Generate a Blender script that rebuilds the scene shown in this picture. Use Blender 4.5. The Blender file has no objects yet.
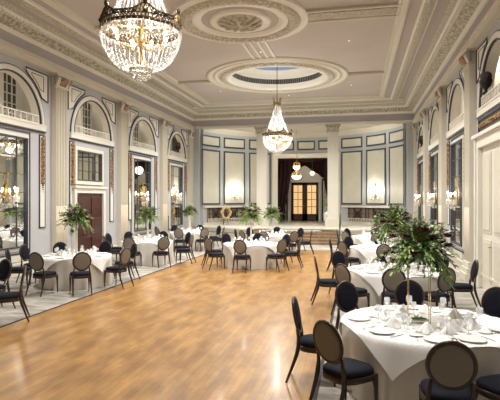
import bpy, bmesh, math, random
from mathutils import Vector, Matrix
random.seed(7)
PI = math.pi
sin, cos, R = math.sin, math.cos, math.radians
S = bpy.context.scene
COL = S.collection

# ------------------------------------------------------------------ camera, world, light, exposure
cam_d = bpy.data.cameras.new('camera'); cam = bpy.data.objects.new('camera', cam_d); COL.objects.link(cam)
cam_d.sensor_width = 36; cam_d.lens = 36.0; cam_d.clip_start = .05; cam_d.clip_end = 200
cam.location = (0, 0, 2.2); cam.rotation_euler = (R(90), 0, R(12.08))
S.camera = cam
W = bpy.data.worlds.new('world'); S.world = W; W.use_nodes = True
W.node_tree.nodes['Background'].inputs[0].default_value = (1, .95, .88, 1)
W.node_tree.nodes['Background'].inputs[1].default_value = .3
S.view_settings.view_transform = 'Standard'; S.view_settings.look = 'None'
S.view_settings.gamma = 1; S.view_settings.use_curve_mapping = False
S.view_settings.exposure = 1.0
S.cycles.diffuse_bounces = 8; S.cycles.max_bounces = 14; S.cycles.transmission_bounces = 8
CHAND_W, CHAND_UP, SCONCE_W, SPOT_W, BULB_E, FILL_W = 90, 130, 10, 210, 8, 600
WARM = (1, .91, .79); SOFT = (1, .975, .93)

def lamp(name, kind, loc, watts, color=WARM, size=.1, rot=None, spot=None, blend=.6, sy=None):
    d = bpy.data.lights.new(name, kind); d.energy = watts; d.color = color
    if kind in ('POINT', 'SPOT'): d.shadow_soft_size = size
    if kind == 'SPOT': d.spot_size = R(spot); d.spot_blend = blend
    if kind == 'AREA':
        d.size = size
        if sy: d.shape = 'RECTANGLE'; d.size_y = sy
    o = bpy.data.objects.new(name, d); o.location = loc
    if rot: o.rotation_euler = rot
    COL.objects.link(o); return o

XL, XR, YF, YB = -9.6, 3.12, -1.2, 28.2
CX = (XL + XR) / 2
ZC = 7.3
for cy in (7.15, 20.5):
    lamp('chandelier_light', 'POINT', (CX, cy, 4.55), CHAND_W, WARM, .1)
    lamp('chandelier_uplight', 'POINT', (CX, cy, 5.25), CHAND_UP, SOFT, .06)

# ------------------------------------------------------------------ materials
def mat(name, col, rough=.6, metal=0, trans=0, ior=1.45, emit=None, es=0, coat=0, alpha=1):
    m = bpy.data.materials.new(name); m.use_nodes = True
    b = m.node_tree.nodes['Principled BSDF']
    b.inputs['Base Color'].default_value = (*col, 1)
    b.inputs['Roughness'].default_value = rough
    b.inputs['Metallic'].default_value = metal
    b.inputs['Transmission Weight'].default_value = trans
    b.inputs['IOR'].default_value = ior
    b.inputs['Coat Weight'].default_value = coat
    b.inputs['Alpha'].default_value = alpha
    if emit:
        b.inputs['Emission Color'].default_value = (*emit, 1); b.inputs['Emission Strength'].default_value = es
    return m
def nodes(m): return m.node_tree.nodes, m.node_tree.links, m.node_tree.nodes['Principled BSDF']
def coords(m, scale=(1, 1, 1), rot=(0, 0, 0)):
    N, L, b = nodes(m)
    tc = N.new('ShaderNodeTexCoord'); mp = N.new('ShaderNodeMapping')
    mp.inputs['Scale'].default_value = scale; mp.inputs['Rotation'].default_value = rot
    L.new(tc.outputs['Object'], mp.inputs['Vector']); return mp.outputs['Vector']
def noise_col(m, c1, c2, scale=5, detail=4, vec=None, lo=.3, hi=.7, rough=.5):
    N, L, b = nodes(m)
    n = N.new('ShaderNodeTexNoise'); n.inputs['Scale'].default_value = scale; n.inputs['Detail'].default_value = detail
    n.inputs['Roughness'].default_value = rough
    L.new(vec or coords(m), n.inputs['Vector'])
    r = N.new('ShaderNodeValToRGB')
    r.color_ramp.elements[0].position = lo; r.color_ramp.elements[0].color = (*c1, 1)
    r.color_ramp.elements[1].position = hi; r.color_ramp.elements[1].color = (*c2, 1)
    L.new(n.outputs['Fac'], r.inputs['Fac']); L.new(r.outputs['Color'], b.inputs['Base Color'])
    return r
def bump(m, scale=20, strength=.4, dist=.02, kind='noise', vec=None):
    N, L, b = nodes(m)
    n = N.new('ShaderNodeTexNoise' if kind == 'noise' else 'ShaderNodeTexVoronoi')
    n.inputs['Scale'].default_value = scale
    L.new(vec or coords(m), n.inputs['Vector'])
    bp = N.new('ShaderNodeBump'); bp.inputs['Strength'].default_value = strength; bp.inputs['Distance'].default_value = dist
    L.new(n.outputs['Fac' if kind == 'noise' else 'Distance'], bp.inputs['Height'])
    L.new(bp.outputs['Normal'], b.inputs['Normal']); return n

M = {}
M['cream'] = mat('cream paint', (.60, .56, .465), .5); bump(M['cream'], 30, .05, .01)
M['cream_hi'] = mat('pale cream paint', (.69, .66, .585), .5)
M['grey'] = mat('grey lavender paint', (.44, .44, .455), .55)
M['frieze'] = mat('violet grey frieze paint', (.37, .345, .35), .6)
M['apsegrey'] = mat('blue grey paint', (.42, .44, .45), .55)
M['apsecream'] = mat('apse cream panel', (.57, .55, .46), .55); noise_col(M['apsecream'], (.54, .52, .43), (.60, .58, .49), 1.5)
M['ceil'] = mat('mauve ceiling paint', (.47, .42, .385), .7); noise_col(M['ceil'], (.455, .405, .37), (.49, .44, .40), .8)
M['ceilviolet'] = mat('deeper mauve ceiling strip', (.40, .35, .325), .7)
M['line'] = mat('charcoal blue line paint', (.045, .05, .065), .5)
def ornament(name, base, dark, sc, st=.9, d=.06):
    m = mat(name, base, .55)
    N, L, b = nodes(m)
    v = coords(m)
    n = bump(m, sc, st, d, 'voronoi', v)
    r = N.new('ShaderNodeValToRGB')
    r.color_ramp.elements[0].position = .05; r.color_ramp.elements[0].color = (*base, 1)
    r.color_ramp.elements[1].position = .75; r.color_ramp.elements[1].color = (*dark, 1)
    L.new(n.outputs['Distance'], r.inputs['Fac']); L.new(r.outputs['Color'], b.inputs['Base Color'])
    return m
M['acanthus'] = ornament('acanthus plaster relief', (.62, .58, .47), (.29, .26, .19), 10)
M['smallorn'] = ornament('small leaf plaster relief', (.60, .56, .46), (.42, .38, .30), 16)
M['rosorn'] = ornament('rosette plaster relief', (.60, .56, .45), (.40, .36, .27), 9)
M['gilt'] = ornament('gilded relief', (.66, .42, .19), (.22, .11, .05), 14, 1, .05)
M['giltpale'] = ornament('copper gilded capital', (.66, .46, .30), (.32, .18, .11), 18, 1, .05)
M['brass'] = mat('aged brass', (.42, .29, .11), .32, 1)
M['darkbrass'] = mat('dark bronze', (.10, .065, .03), .4, 1)
M['mirror'] = mat('antique mirror', (.74, .75, .72), .025, 1)
M['lead'] = mat('dark glazing bar', (.07, .06, .05), .5)
M['white'] = mat('white linen', (.76, .745, .72), .85); bump(M['white'], 6, .15, .02)
M['skirt'] = mat('ivory linen skirt', (.66, .62, .56), .88)
M['napkin'] = mat('white napkin', (.80, .79, .77), .85)
M['china'] = mat('white china', (.82, .82, .80), .18, coat=.4)
M['silver'] = mat('silver plate', (.7, .69, .66), .22, 1)
M['glass'] = mat('clear glass', (.9, .92, .93), .04, 0, 0, 1.5, alpha=.30)
M['crystal'] = mat('cut crystal', (.97, .96, .94), .06, 0, .66, 1.5)
N_, L_, b_ = nodes(M['crystal']); b_.inputs['Specular IOR Level'].default_value = 1.0
M['bulb'] = mat('lit bulb', (1, .9, .7), .5, emit=(1, .86, .66), es=BULB_E)
M['candle'] = mat('ivory candle sleeve', (.8, .74, .6), .5)
M['globe'] = mat('lit opal globe', (1, .95, .9), .4, emit=(1, .86, .66), es=3.2)
M['globeorange'] = mat('lit amber globe', (1, .8, .6), .4, emit=(1, .48, .22), es=2.2)
M['darkwood'] = mat('dark walnut', (.035, .016, .009), .28, coat=.3)
noise_col(M['darkwood'], (.014, .006, .004), (.045, .019, .010), 6, vec=coords(M['darkwood'], (6, 6, 1)))
M['taupe'] = mat('taupe chair fabric', (.20, .175, .145), .85); bump(M['taupe'], 160, .2, .003)
M['navy'] = mat('navy chair fabric', (.010, .011, .018), .8); nodes(M['navy'])[2].inputs['Specular IOR Level'].default_value = .15
M['mahog'] = mat('mahogany door', (.075, .016, .010), .3, coat=.3)
noise_col(M['mahog'], (.035, .007, .005), (.075, .015, .009), 4, vec=coords(M['mahog'], (5, 5, .8)))
M['curtain'] = mat('maroon curtain', (.028, .008, .008), .95)
M['warmpane'] = mat('pane onto a lit lobby', (.8, .6, .3), .3, emit=(1, .62, .28), es=.36)
M['marble'] = mat('pale stone', (.58, .55, .49), .4); noise_col(M['marble'], (.52, .48, .42), (.64, .61, .55), 2)
M['stepwood'] = mat('tan wooden step', (.40, .26, .14), .4); noise_col(M['stepwood'], (.20, .13, .075), (.34, .235, .145), 5)
M['iron'] = mat('black wrought iron', (.03, .025, .022), .5, .6)
M['dark'] = mat('dark recess', (.05, .04, .035), .6)
M['brownpanel'] = mat('brown recess panel', (.22, .17, .12), .3)
M['galglass'] = mat('grey green leaded pane', (.10, .11, .08), .15)
M['skyblue'] = mat('blue skylight glass', (.05, .13, .28), .3, emit=(.08, .2, .45), es=.16)
M['grille'] = mat('grey dome grille', (.26, .26, .24), .6)
M['grille_d'] = mat('grille gap', (.06, .06, .055), .7)
M['leafd'] = mat('dark green leaf', (.05, .09, .03), .5); M['leafm'] = mat('mid green leaf', (.15, .25, .075), .5)
M['leafl'] = mat('bright green leaf', (.36, .50, .17), .5); M['leafb'] = mat('bronze leaf', (.20, .10, .06), .5)
M['leafw'] = mat('pale white leaf', (.62, .62, .52), .6)
M['bloomr'] = mat('burgundy bloom', (.08, .012, .015), .7); M['bloomw'] = mat('white bloom', (.75, .72, .66), .7)
M['gold'] = mat('polished gold', (.72, .52, .28), .2, 1)
M['lamplens'] = mat('lit lamp lens', (1, 1, 1), .5, emit=(1, .93, .82), es=1.2)
for k in ('leafd', 'leafm', 'leafl', 'leafb', 'leafw'):
    nodes(M[k])[2].inputs['Subsurface Weight'].default_value = .0

# parquet
m = M['wood'] = mat('honey oak strip parquet', (.5, .3, .1), .3)
N, L, b = nodes(m)
v = coords(m, (1, 1, 1), (0, 0, R(90)))
br = N.new('ShaderNodeTexBrick'); br.inputs['Scale'].default_value = 1
br.inputs['Brick Width'].default_value = .62; br.inputs['Row Height'].default_value = .085
br.inputs['Mortar Size'].default_value = .0018; br.inputs['Bias'].default_value = 0
br.inputs['Color1'].default_value = (.45, .245, .078, 1); br.inputs['Color2'].default_value = (.35, .18, .055, 1)
br.inputs['Mortar'].default_value = (.17, .085, .03, 1); br.offset = .37
L.new(v, br.inputs['Vector'])
n1 = N.new('ShaderNodeTexNoise'); n1.inputs['Scale'].default_value = 1.7; n1.inputs['Detail'].default_value = 3
mp2 = coords(m, (2.2, .9, 1), (0, 0, R(24))); L.new(mp2, n1.inputs['Vector'])
rr = N.new('ShaderNodeValToRGB'); rr.color_ramp.elements[0].position = .36; rr.color_ramp.elements[0].color = (.68, .64, .60, 1)
rr.color_ramp.elements[1].position = .66; rr.color_ramp.elements[1].color = (1.12, 1.13, 1.1, 1)
L.new(n1.outputs['Fac'], rr.inputs['Fac'])
mx = N.new('ShaderNodeMix'); mx.data_type = 'RGBA'; mx.blend_type = 'MULTIPLY'; mx.inputs['Factor'].default_value = 1
L.new(br.outputs['Color'], mx.inputs['A']); L.new(rr.outputs['Color'], mx.inputs['B']); L.new(mx.outputs['Result'], b.inputs['Base Color'])
b.inputs['Coat Weight'].default_value = .06; b.inputs['Coat Roughness'].default_value = .1; b.inputs['Roughness'].default_value = .29; b.inputs['Specular IOR Level'].default_value = .45
# carpet
m = M['carpet'] = mat('mottled grey beige carpet', (.45, .41, .36), .95)
noise_col(m, (.20, .175, .15), (.48, .45, .395), 1.0, 6, coords(m, (1.1, 3.2, 1)), .38, .64, .65)
M['carpetedge'] = mat('dark carpet binding', (.035, .03, .03), .8)

# ------------------------------------------------------------------ mesh builder
class MB:
    def __init__(s, T=None): s.v = []; s.f = []; s.sm = []; s.T = T or Matrix.Identity(4)
    def add(s, vs, fs, smooth=False):
        o = len(s.v)
        for p in vs: s.v.append(tuple(s.T @ Vector(p)))
        for f in fs: s.f.append(tuple(i + o for i in f)); s.sm.append(smooth)
        return s
    def box(s, x0, x1, y0, y1, z0, z1):
        return s.add([(x, y, z) for z in (z0, z1) for y in (y0, y1) for x in (x0, x1)],
              [(0, 1, 3, 2), (4, 6, 7, 5), (0, 4, 5, 1), (1, 5, 7, 3), (3, 7, 6, 2), (2, 6, 4, 0)])
    def tube(s, pts, r, n=6, closed=False, caps=True):
        pts = [Vector(p) for p in pts]; k = len(pts)
        rs = r if isinstance(r, (list, tuple)) else [r] * k
        vs = []; prev = None
        for i, p in enumerate(pts):
            if closed: d = pts[(i + 1) % k] - pts[i - 1]
            else: d = pts[min(i + 1, k - 1)] - pts[max(i - 1, 0)]
            d.normalize()
            if prev is None:
                a = Vector((0, 0, 1)) if abs(d.z) < .9 else Vector((1, 0, 0))
                u = d.cross(a).normalized()
            else:
                u = (prev - d * prev.dot(d)).normalized()
            prev = u; w = d.cross(u)
            for j in range(n):
                t = 2 * PI * j / n; vs.append(p + (u * cos(t) + w * sin(t)) * rs[i])
        fs = []
        for i in range(k if closed else k - 1):
            a, c = i * n, ((i + 1) % k) * n
            for j in range(n): fs.append((a + j, a + (j + 1) % n, c + (j + 1) % n, c + j))
        if caps and not closed: fs.append(tuple(range(n))); fs.append(tuple((k - 1) * n + j for j in range(n)))
        return s.add(vs, fs, n > 4)
    def lathe(s, prof, n=24, c=(0, 0, 0), smooth=True, closed=False, a0=0, a1=2 * PI):
        full = abs(a1 - a0 - 2 * PI) < 1e-6; m = n if full else n + 1
        vs = [(c[0] + r * cos(a0 + (a1 - a0) * j / n), c[1] + r * sin(a0 + (a1 - a0) * j / n), c[2] + z) for (r, z) in prof for j in range(m)]
        fs = []; k = len(prof)
        for i in range(k if closed else k - 1):
            i2 = (i + 1) % k
            for j in range(n): fs.append((i * m + j, i * m + (j + 1) % m, i2 * m + (j + 1) % m, i2 * m + j))
        return s.add(vs, fs, smooth)
    def prism(s, poly, h0, h1):           # poly in local (a,b) -> (x=h, y=a, z=b)
        n = len(poly)
        vs = [(h0, a, b) for a, b in poly] + [(h1, a, b) for a, b in poly]
        return s.add(vs, [tuple(range(n)), tuple(range(n, 2 * n))] + [(i, (i + 1) % n, n + (i + 1) % n, n + i) for i in range(n)])
    def ring(s, r0, r1, h0, h1, cy, cz, a0=0, a1=PI, n=32):   # arch band in the (y,z) plane, thickness along x
        vs = []
        for i in range(n + 1):
            t = a0 + (a1 - a0) * i / n
            for (r, h) in ((r0, h0), (r1, h0), (r1, h1), (r0, h1)): vs.append((h, cy + r * cos(t), cz + r * sin(t)))
        fs = []
        for i in range(n):
            for j in range(4): fs.append((i * 4 + j, i * 4 + (j + 1) % 4, i * 4 + 4 + (j + 1) % 4, i * 4 + 4 + j))
        fs += [(0, 1, 2, 3), tuple(n * 4 + j for j in range(4))]
        return s.add(vs, fs)
    def octa(s, c, r, h):
        x, y, z = c
        return s.add([(x + r, y, z), (x, y + r, z), (x - r, y, z), (x, y - r, z), (x, y, z + h), (x, y, z - h)],
              [(0, 1, 4), (1, 2, 4), (2, 3, 4), (3, 0, 4), (1, 0, 5), (2, 1, 5), (3, 2, 5), (0, 3, 5)])
    def ball(s, c, r, n=10, k=6, sz=1):
        return s.lathe([(max(r * sin(PI * i / k), 1e-4), -r * sz * cos(PI * i / k)) for i in range(k + 1)], n, c)
    def build(s, name, m, parent=None, bevel=0, recalc=True):
        me = bpy.data.meshes.new(name); me.from_pydata(s.v, [], s.f)
        me.polygons.foreach_set('use_smooth', s.sm)
        if recalc:
            bm = bmesh.new(); bm.from_mesh(me); bmesh.ops.recalc_face_normals(bm, faces=bm.faces); bm.to_mesh(me); bm.free()
        me.materials.append(m if not isinstance(m, str) else M[m])
        o = bpy.data.objects.new(name, me); COL.objects.link(o)
        if parent: o.parent = parent
        if bevel:
            b = o.modifiers.new('bevel', 'BEVEL'); b.width = bevel; b.segments = 2; b.limit_method = 'ANGLE'
        return o
def tag(o, label=None, cat=None, group=None, kind=None):
    if label: o['label'] = label
    if cat: o['category'] = cat
    if group: o['group'] = group
    if kind: o['kind'] = kind
    return o
def empty(name, loc=(0, 0, 0), rz=0, label=None, cat=None, group=None, kind=None):
    o = bpy.data.objects.new(name, None); COL.objects.link(o); o.location = loc; o.rotation_euler = (0, 0, rz)
    o.empty_display_size = .1
    return tag(o, label, cat, group, kind)
KIDS = {}
def copy_tree(o, parent=None):
    c = o.copy(); COL.objects.link(c)
    if parent: c.parent = parent
    for ch in [x for x in COL.objects if x.parent == o]: copy_tree(ch, c)
    return c
def register(o): KIDS[o.name] = [(x, [y for y in COL.objects if y.parent == x]) for x in COL.objects if x.parent == o]
def dup(o, loc, rz=0, label=None, group=None):
    c = o.copy(); COL.objects.link(c); c.location = loc; c.rotation_euler = (0, 0, rz)
    if label: c['label'] = label
    if group: c['group'] = group
    for ch, subs in KIDS[o.name]:
        d = ch.copy(); COL.objects.link(d); d.parent = c
        for g in subs: e = g.copy(); COL.objects.link(e); e.parent = d
    return c

# wall frames: local x = out of wall, y = along the room, z = up
TL = Matrix.Translation((XL, 0, 0))
TR = Matrix.Translation((XR, 0, 0)) @ Matrix.Diagonal((-1, 1, 1, 1))

# ------------------------------------------------------------------ floor, carpet
FX0, FX1, FY1 = -6.0, -.48, 21.8
MB().box(FX0, FX1, YF, FY1, -.1, 0).build('floor', 'wood')['kind'] = 'structure'
o = MB().box(XL - .2, FX0, YF, YB + 9.5, -.1, -.003).box(FX1, XR + .2, YF, YB + 9.5, -.1, -.003).box(FX0, FX1, FY1, YB + 9.5, -.1, -.003).build('floor', 'marble'); o['kind'] = 'structure'
cp = empty('carpet', (0, 0, 0), 0, 'mottled grey beige carpet surrounding the wooden dance floor', 'carpet')
MB().box(XL + .12, FX0 - .05, YF, YB - .5, -.002, .008).box(FX1 + .05, XR - .12, YF, YB - .5, -.002, .008).box(FX0 - .05, FX1 + .05, FY1 + .05, YB - .5, -.002, .008).build('pile', 'carpet', cp)
MB().box(FX0 - .05, FX0, YF, FY1 + .05, -.002, .008).box(FX1, FX1 + .05, YF, FY1 + .05, -.002, .008).box(FX0, FX1, FY1, FY1 + .05, -.002, .008).build('binding', 'carpetedge', cp)

# ------------------------------------------------------------------ walls
def structure(o): o['kind'] = 'structure'; return o
structure(MB().box(XL - .25, XR + .25, YF - .3, YF, 0, ZC + .1).build('wall_front', 'cream'))

PIL = [1.2, 5.7, 10.2, 14.7, 19.2, 23.7, 27.85]
BAY = [-.6, 3.45, 7.95, 12.45, 16.95, 21.45, 25.85]
SPR = 4.52; RA = 1.5
def halfr(i): return (RA if i < 6 else 1.42) - .16
for side, T in (('left', TL), ('right', TR)):
    mb = MB(T); ZH = SPR + RA + .1
    mb.box(-.25, 0, YF - .3, YB + .4, 0, SPR - .001); mb.box(-.25, 0, YF - .3, YB + .4, ZH, ZC + .1)
    prev = YF - .3
    for i, y in enumerate(BAY):
        if i == 0: continue
        r = halfr(i); mb.box(-.25, 0, prev, y - r, SPR - .001, ZH); prev = y + r; n = 28
        for k in range(n):
            a0, a1 = PI * k / n, PI * (k + 1) / n
            p0, p1 = (y + r * cos(a0), SPR + r * sin(a0)), (y + r * cos(a1), SPR + r * sin(a1))
            mb.prism([p0, (p0[0], ZH), (p1[0], ZH), p1], -.25, 0)
    mb.box(-.25, 0, prev, YB + .4, SPR - .001, ZH)
    structure(mb.build('wall_' + side, 'grey'))
    mb = MB(T); mb.box(-1.05, -1.0, YF - .3, YB + .4, 4.3, 6.9).box(-1.05, -.25, YF - .3, YB + .4, 4.3, 4.4).box(-1.05, -.25, YF - .3, YB + .4, 6.6, 6.7).box(-1.05, -.25, YF - .3, YF - .25, 4.3, 6.7).box(-1.05, -.25, YB + .35, YB + .4, 4.3, 6.7)
    structure(mb.build('wall_' + side, 'cream'))
    for i, y in enumerate(BAY):
        if i == 0: continue
        wn = empty('window_2'); wn['kind'] = 'structure'
        yw = y; y = y + .95
        a = MB(T); a.box(-1.0, -.97, y - .1, y + .55, 4.4, 6.2); a.build('pane', 'galglass', wn)
        a = MB(T)
        for yy in (y - .1, y + .1, y + .33, y + .55): a.box(-.98, -.94, yy - .02, yy + .02, 4.4, 6.2)
        for k in range(6): a.box(-.98, -.94, y - .1, y + .55, 4.6 + k * .3, 4.63 + k * .3)
        a.box(-1.0, -.9, y - .3, y - .1, 4.4, 6.4).box(-1.0, -.9, y + .55, y + .75, 4.4, 6.4); a.build('window_frame', 'cream_hi', wn)
        if (side, i) != ('right', 3): lamp('gallery_fill_light', 'POINT', tuple(T @ Vector((-.6, yw - .9, 6.3))), 16, WARM, .08)  # unseen lamp added to brighten the space behind the arch

def capital(mb_c, mb_g, y, w, d, z0, z1):
    mb_c.box(0, d + .1, y - w / 2 - .1, y + w / 2 + .1, z1 - .07, z1)
    mb_c.box(0, d + .03, y - w / 2 - .03, y + w / 2 + .03, z0 - .04, z0 + .02)
    # bell of leaves
    for k in range(4):
        a = y - w / 2 + (k + .5) * w / 4
        mb_g.add([(d, a - w / 8, z0), (d, a + w / 8, z0), (d + .10, a + w / 9, z1 - .14), (d + .10, a - w / 9, z1 - .14), (d + .02, a, z1 - .08), (d + .13, a, z1 - .18)],
                 [(0, 1, 2, 5, 3), (3, 5, 2, 4)])
    for sgn in (-1, 1):
        pts = [(d + .08, y + sgn * (w / 2 - .02 + .07 * cos(t * .5) * (1 - t / 14)), z1 - .13 + .06 * sin(t * .5) * (1 - t / 14)) for t in range(0, 13)]
        mb_g.tube(pts, .025, 5)
    mb_g.box(0, d + .01, y - w / 2, y + w / 2, z0, z1 - .07)
for side, T in (('left', TL), ('right', TR)):
    for y in PIL:
        w, d = .64, .17
        root = empty('trim_1', (0, 0, 0)); root['kind'] = 'structure'; root.name = 'trim_1'
        sh = MB(T); sh.box(0, d - .03, y - w / 2, y + w / 2, .5, 5.9)
        nf = 7; fw = w / nf
        for k in range(nf + 1):
            yy = y - w / 2 + k * fw
            sh.box(d - .03, d, max(yy - .017, y - w / 2), min(yy + .017, y + w / 2), .55, 5.82)
        sh.build('shaft', 'cream', root)
        rd = MB(T)
        for k in range(nf):
            yy = y - w / 2 + (k + .5) * fw
            rd.tube([(d - .02, yy, .56), (d - .02, yy, 2.0)], .026, 6)
        rd.build('cable_fluting', M.setdefault('cable', mat('warm cream reeding', (.64, .52, .37), .5)), root)
        bs = MB(T); bs.box(0, d + .12, y - w / 2 - .1, y + w / 2 + .1, .008, .22).box(0, d + .07, y - w / 2 - .06, y + w / 2 + .06, .22, .36).box(0, d + .03, y - w / 2 - .03, y + w / 2 + .03, .36, .52)
        bs.build('base', 'cream', root, .015)
        c1 = MB(T); g1 = MB(T); capital(c1, g1, y, w, d, 5.88, 6.26)
        c1.build('abacus', 'cream', root); g1.build('capital', 'cream' , root)
        q_ = MB(T)
        for k in range(3):
            a_ = y - .12 + k * .12; q_.tube([(d + .02, a_, 5.9), (d + .07, a_, 6.0), (d + .14, a_, 6.08), (d + .12, a_, 6.12)], [.03, .05, .045, .02], 6)
        for k in range(5): q_.ball((d + .11 + .03 * (k % 2), y - .14 + .07 * k, 6.04 + .05 * (k % 2)), .055, 6, 4, 1.2)
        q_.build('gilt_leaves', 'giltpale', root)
        q_ = MB(T)
        for sg in (-1, 1):
            q_.tube([(d - .02, y + sg * (w / 2 + .01), 5.95), (d + .03, y + sg * (w / 2 + .05), 6.05), (d + .06, y + sg * (w / 2 + .08), 6.15), (d + .03, y + sg * (w / 2 + .09), 6.19)], [.03, .06, .08, .05], 7)
        q_.build('volute', M.setdefault('olive', mat('grey green volute', (.30, .30, .25), .6)), root)  # even grey green on the side scrolls of the capital
    # horizontal mouldings
    e = MB(T); e.box(0, .20, YF, YB, 6.26, 6.40).box(0, .24, YF, YB, 6.40, 6.46).box(0, .16, YF, YB, 6.46, 6.57)
    structure(e.build('trim_2', 'cream'))
    bb = MB(T)
    for a, c in zip(PIL[:-1], PIL[1:]): bb.box(0, .06, a + .44, c - .44, .008, .32).box(0, .09, a + .44, c - .44, .32, .38)
    structure(bb.build('baseboard_' + side, 'cream'))

def black_outline(mb, y0, y1, z0, z1, t=.035, n0=0, n1=.03):
    mb.box(n0, n1, y0, y1, z0, z0 + t).box(n0, n1, y0, y1, z1 - t, z1).box(n0, n1, y0, y0 + t, z0, z1).box(n0, n1, y1 - t, y1, z0, z1)
bayname = {3: 'nearest', 4: 'second', 5: 'third', 6: 'farthest'}
def lunette(side, T, i, y, half=RA):
    t = empty('trim_50'); t['kind'] = 'structure'
    R0 = half - .16
    # glass leaning slightly forward, as in the photo it shows the opposite wall
    f = MB(T); f.ring(R0, half, 0, .05, y, SPR); f.ring(R0 + .05, half - .04, .05, .07, y, SPR)
    f.box(0, .07, y - half - .04, y + half + .04, SPR - .2, SPR)
    f.box(0, .09, y - half - .05, y + half + .05, SPR - .03, SPR + .01)
    f.build('archivolt', 'cream_hi', t)
    rv = MB(T); rv.ring(R0 - .012, R0, -.26, .0, y, SPR); rv.build('reveal', 'cream_hi', t)
    l = MB(T); l.ring(R0 - .02, R0 + .018, .0, .056, y, SPR); l.ring(half, half + .03, 0, .04, y, SPR)
    l.box(0, .05, y - half - .06, y + half + .06, SPR - .245, SPR - .2); l.box(.07, .08, y - half - .06, y + half + .06, SPR - .2, SPR - .185)
    l.build('outline', 'line', t)
    # little balustrade at the foot of the glass
    b = MB(T); n = 9
    b.box(.0, .04, y - R0 * .9, y + R0 * .9, SPR + .25, SPR + .28); b.box(.0, .04, y - R0 * .9, y + R0 * .9, SPR + .02, SPR + .05)
    for k in range(n + 1):
        yy = y - R0 * .9 + k * R0 * 1.8 / n
        b.box(.005, .035, yy - .015, yy + .015, SPR + .02, SPR + .28)
    for k in range(n):
        yy = y - R0 * .9 + (k + .5) * R0 * 1.8 / n
        b.tube([(.02, yy + .055 * cos(q * PI / 4), SPR + .15 + .055 * sin(q * PI / 4)) for q in range(8)], .01, 4, True)
    b.build('balustrade', 'cream_hi', t)
    # spandrels
    for sg in (-1, 1):
        sp = MB(T); sl = MB(T)
        a0 = (y + sg * 1.68); zt = 6.13; zl = SPR + .85; r2 = half + .1
        arc = []
        for k in range(9):
            z = zl + (zt - zl) * k / 8
            hh = r2 * r2 - (z - SPR) ** 2
            yy = math.sqrt(hh) if hh > 0 else 0
            arc.append((y + sg * max(min(yy, 1.66), .62), z))
        poly = [(a0, zl - .1)] + arc + [(a0, zt)]
        sp.prism(poly, 0, .03); sp.build('spandrel_panel', 'cream_hi', t)
        pts = [(.035, p[0], p[1]) for p in poly]
        sl.tube(pts, .026, 4, True)
        c_ = Vector((sum(p[0] for p in poly) / len(poly), sum(p[1] for p in poly) / len(poly)))
        sl.tube([(.035, c_[0] + (p[0] - c_[0]) * .55 + sg * .03, c_[1] + (p[1] - c_[1]) * .55 + .08) for p in poly], .012, 4, True)
        sl.build('spandrel_outline', 'line', t)

def gilt_strip(side, T, i, y, k):
    t = empty('pilaster_strip', (0, 0, 0)); t['kind'] = 'structure'; t.name = 'trim_3'
    a = MB(T); a.box(0, .025, y - .13, y + .13, 1.35, 4.2); a.build('panel', 'cream_hi', t)
    a = MB(T); black_outline(a, y - .15, y + .15, 1.33, 4.22); a.build('outline', 'line', t)
    a = MB(T); a.box(.025, .04, y - .085, y + .085, 2.7, 4.14)
    random.seed(i * 7 + k)
    for q in range(11):
        z = 2.72 + q * .135
        a.tube([(.05, y - .06, z), (.07, y, z + .05), (.05, y + .06, z)], .022, 5); a.ball((.055, y, z + .09), .03, 6, 4)
    for q in range(4): a.ball((.05, y, 2.66 - q * .07), .035 - q * .007, 6, 4)
    a.build('gilt_drop', 'gilt', t)

def wall_mirror(side, T, i, y):
    nm = {('left', 3): 'cut off by the left edge', ('left', 5): 'beyond the dark door', ('left', 6): 'nearest the curved stage on the left wall',
          ('right', 4): 'just beyond the cream panelled door', ('right', 5): 'in the middle of the right wall', ('right', 6): 'nearest the curved stage on the right wall'}.get((side, i), ('on the %s wall beside the camera' if i == 1 else '%s wall, one bay ahead of the camera') % side)
    t = empty('wall_mirror', (0, 0, 0), 0, 'tall rectangular mirror with thin glazing bars, ' + nm, 'mirror', 'tall wall mirrors')
    h = .88; z0, z1 = .82, 4.02; y = y - .25
    g = MB(T); g.box(.02, .03, y - h, y + h, z0, z1); g.build('mirror_glass', 'mirror', t)
    f = MB(T)
    for (w, n1) in ((.11, .04), (.07, .07)):
        f.box(0, n1, y - h - w, y - h, z0 - w, z1 + w).box(0, n1, y + h, y + h + w, z0 - w, z1 + w).box(0, n1, y - h, y + h, z1, z1 + w).box(0, n1, y - h, y + h, z0 - w, z0)
    f.build('frame', 'cream_hi', t)
    l = MB(T); black_outline(l, y - h - .005, y + h + .005, z0 - .005, z1 + .005, .04, .03, .10); black_outline(l, y - h - .2, y + h + .2, z0 - .2, z1 + .2, .03, 0, .03)
    l.build('outline', 'line', t)
    m_ = MB(T)
    for yy in (-.45, .45): m_.box(.03, .05, y + yy - .01, y + yy + .01, z0, z1)
    for k in range(1, 6): m_.box(.03, .05, y - h, y + h, z0 + (z1 - z0) * k / 6 - .009, z0 + (z1 - z0) * k / 6 + .009)
    m_.build('glazing_bars', 'lead', t)

for side, T in (('left', TL), ('right', TR)):
    for i, y in enumerate(BAY):
        if i == 0: continue
        lunette(side, T, i, y, RA if i < 6 else 1.42)
        w = 1.42 if i < 6 else 1.33
        if not (side == 'right' and i == 3):
            gilt_strip(side, T, i, y - w, 0); gilt_strip(side, T, i, y + w, 1)
        if (side, i) in (('left', 4), ('right', 3)): continue
        wall_mirror(side, T, i, y)
        # panel under the mirror
        p = MB(T); p.box(0, .03, y - .9, y + .9, .42, .60)
        structure(p.build('trim_4', 'cream'))

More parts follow.
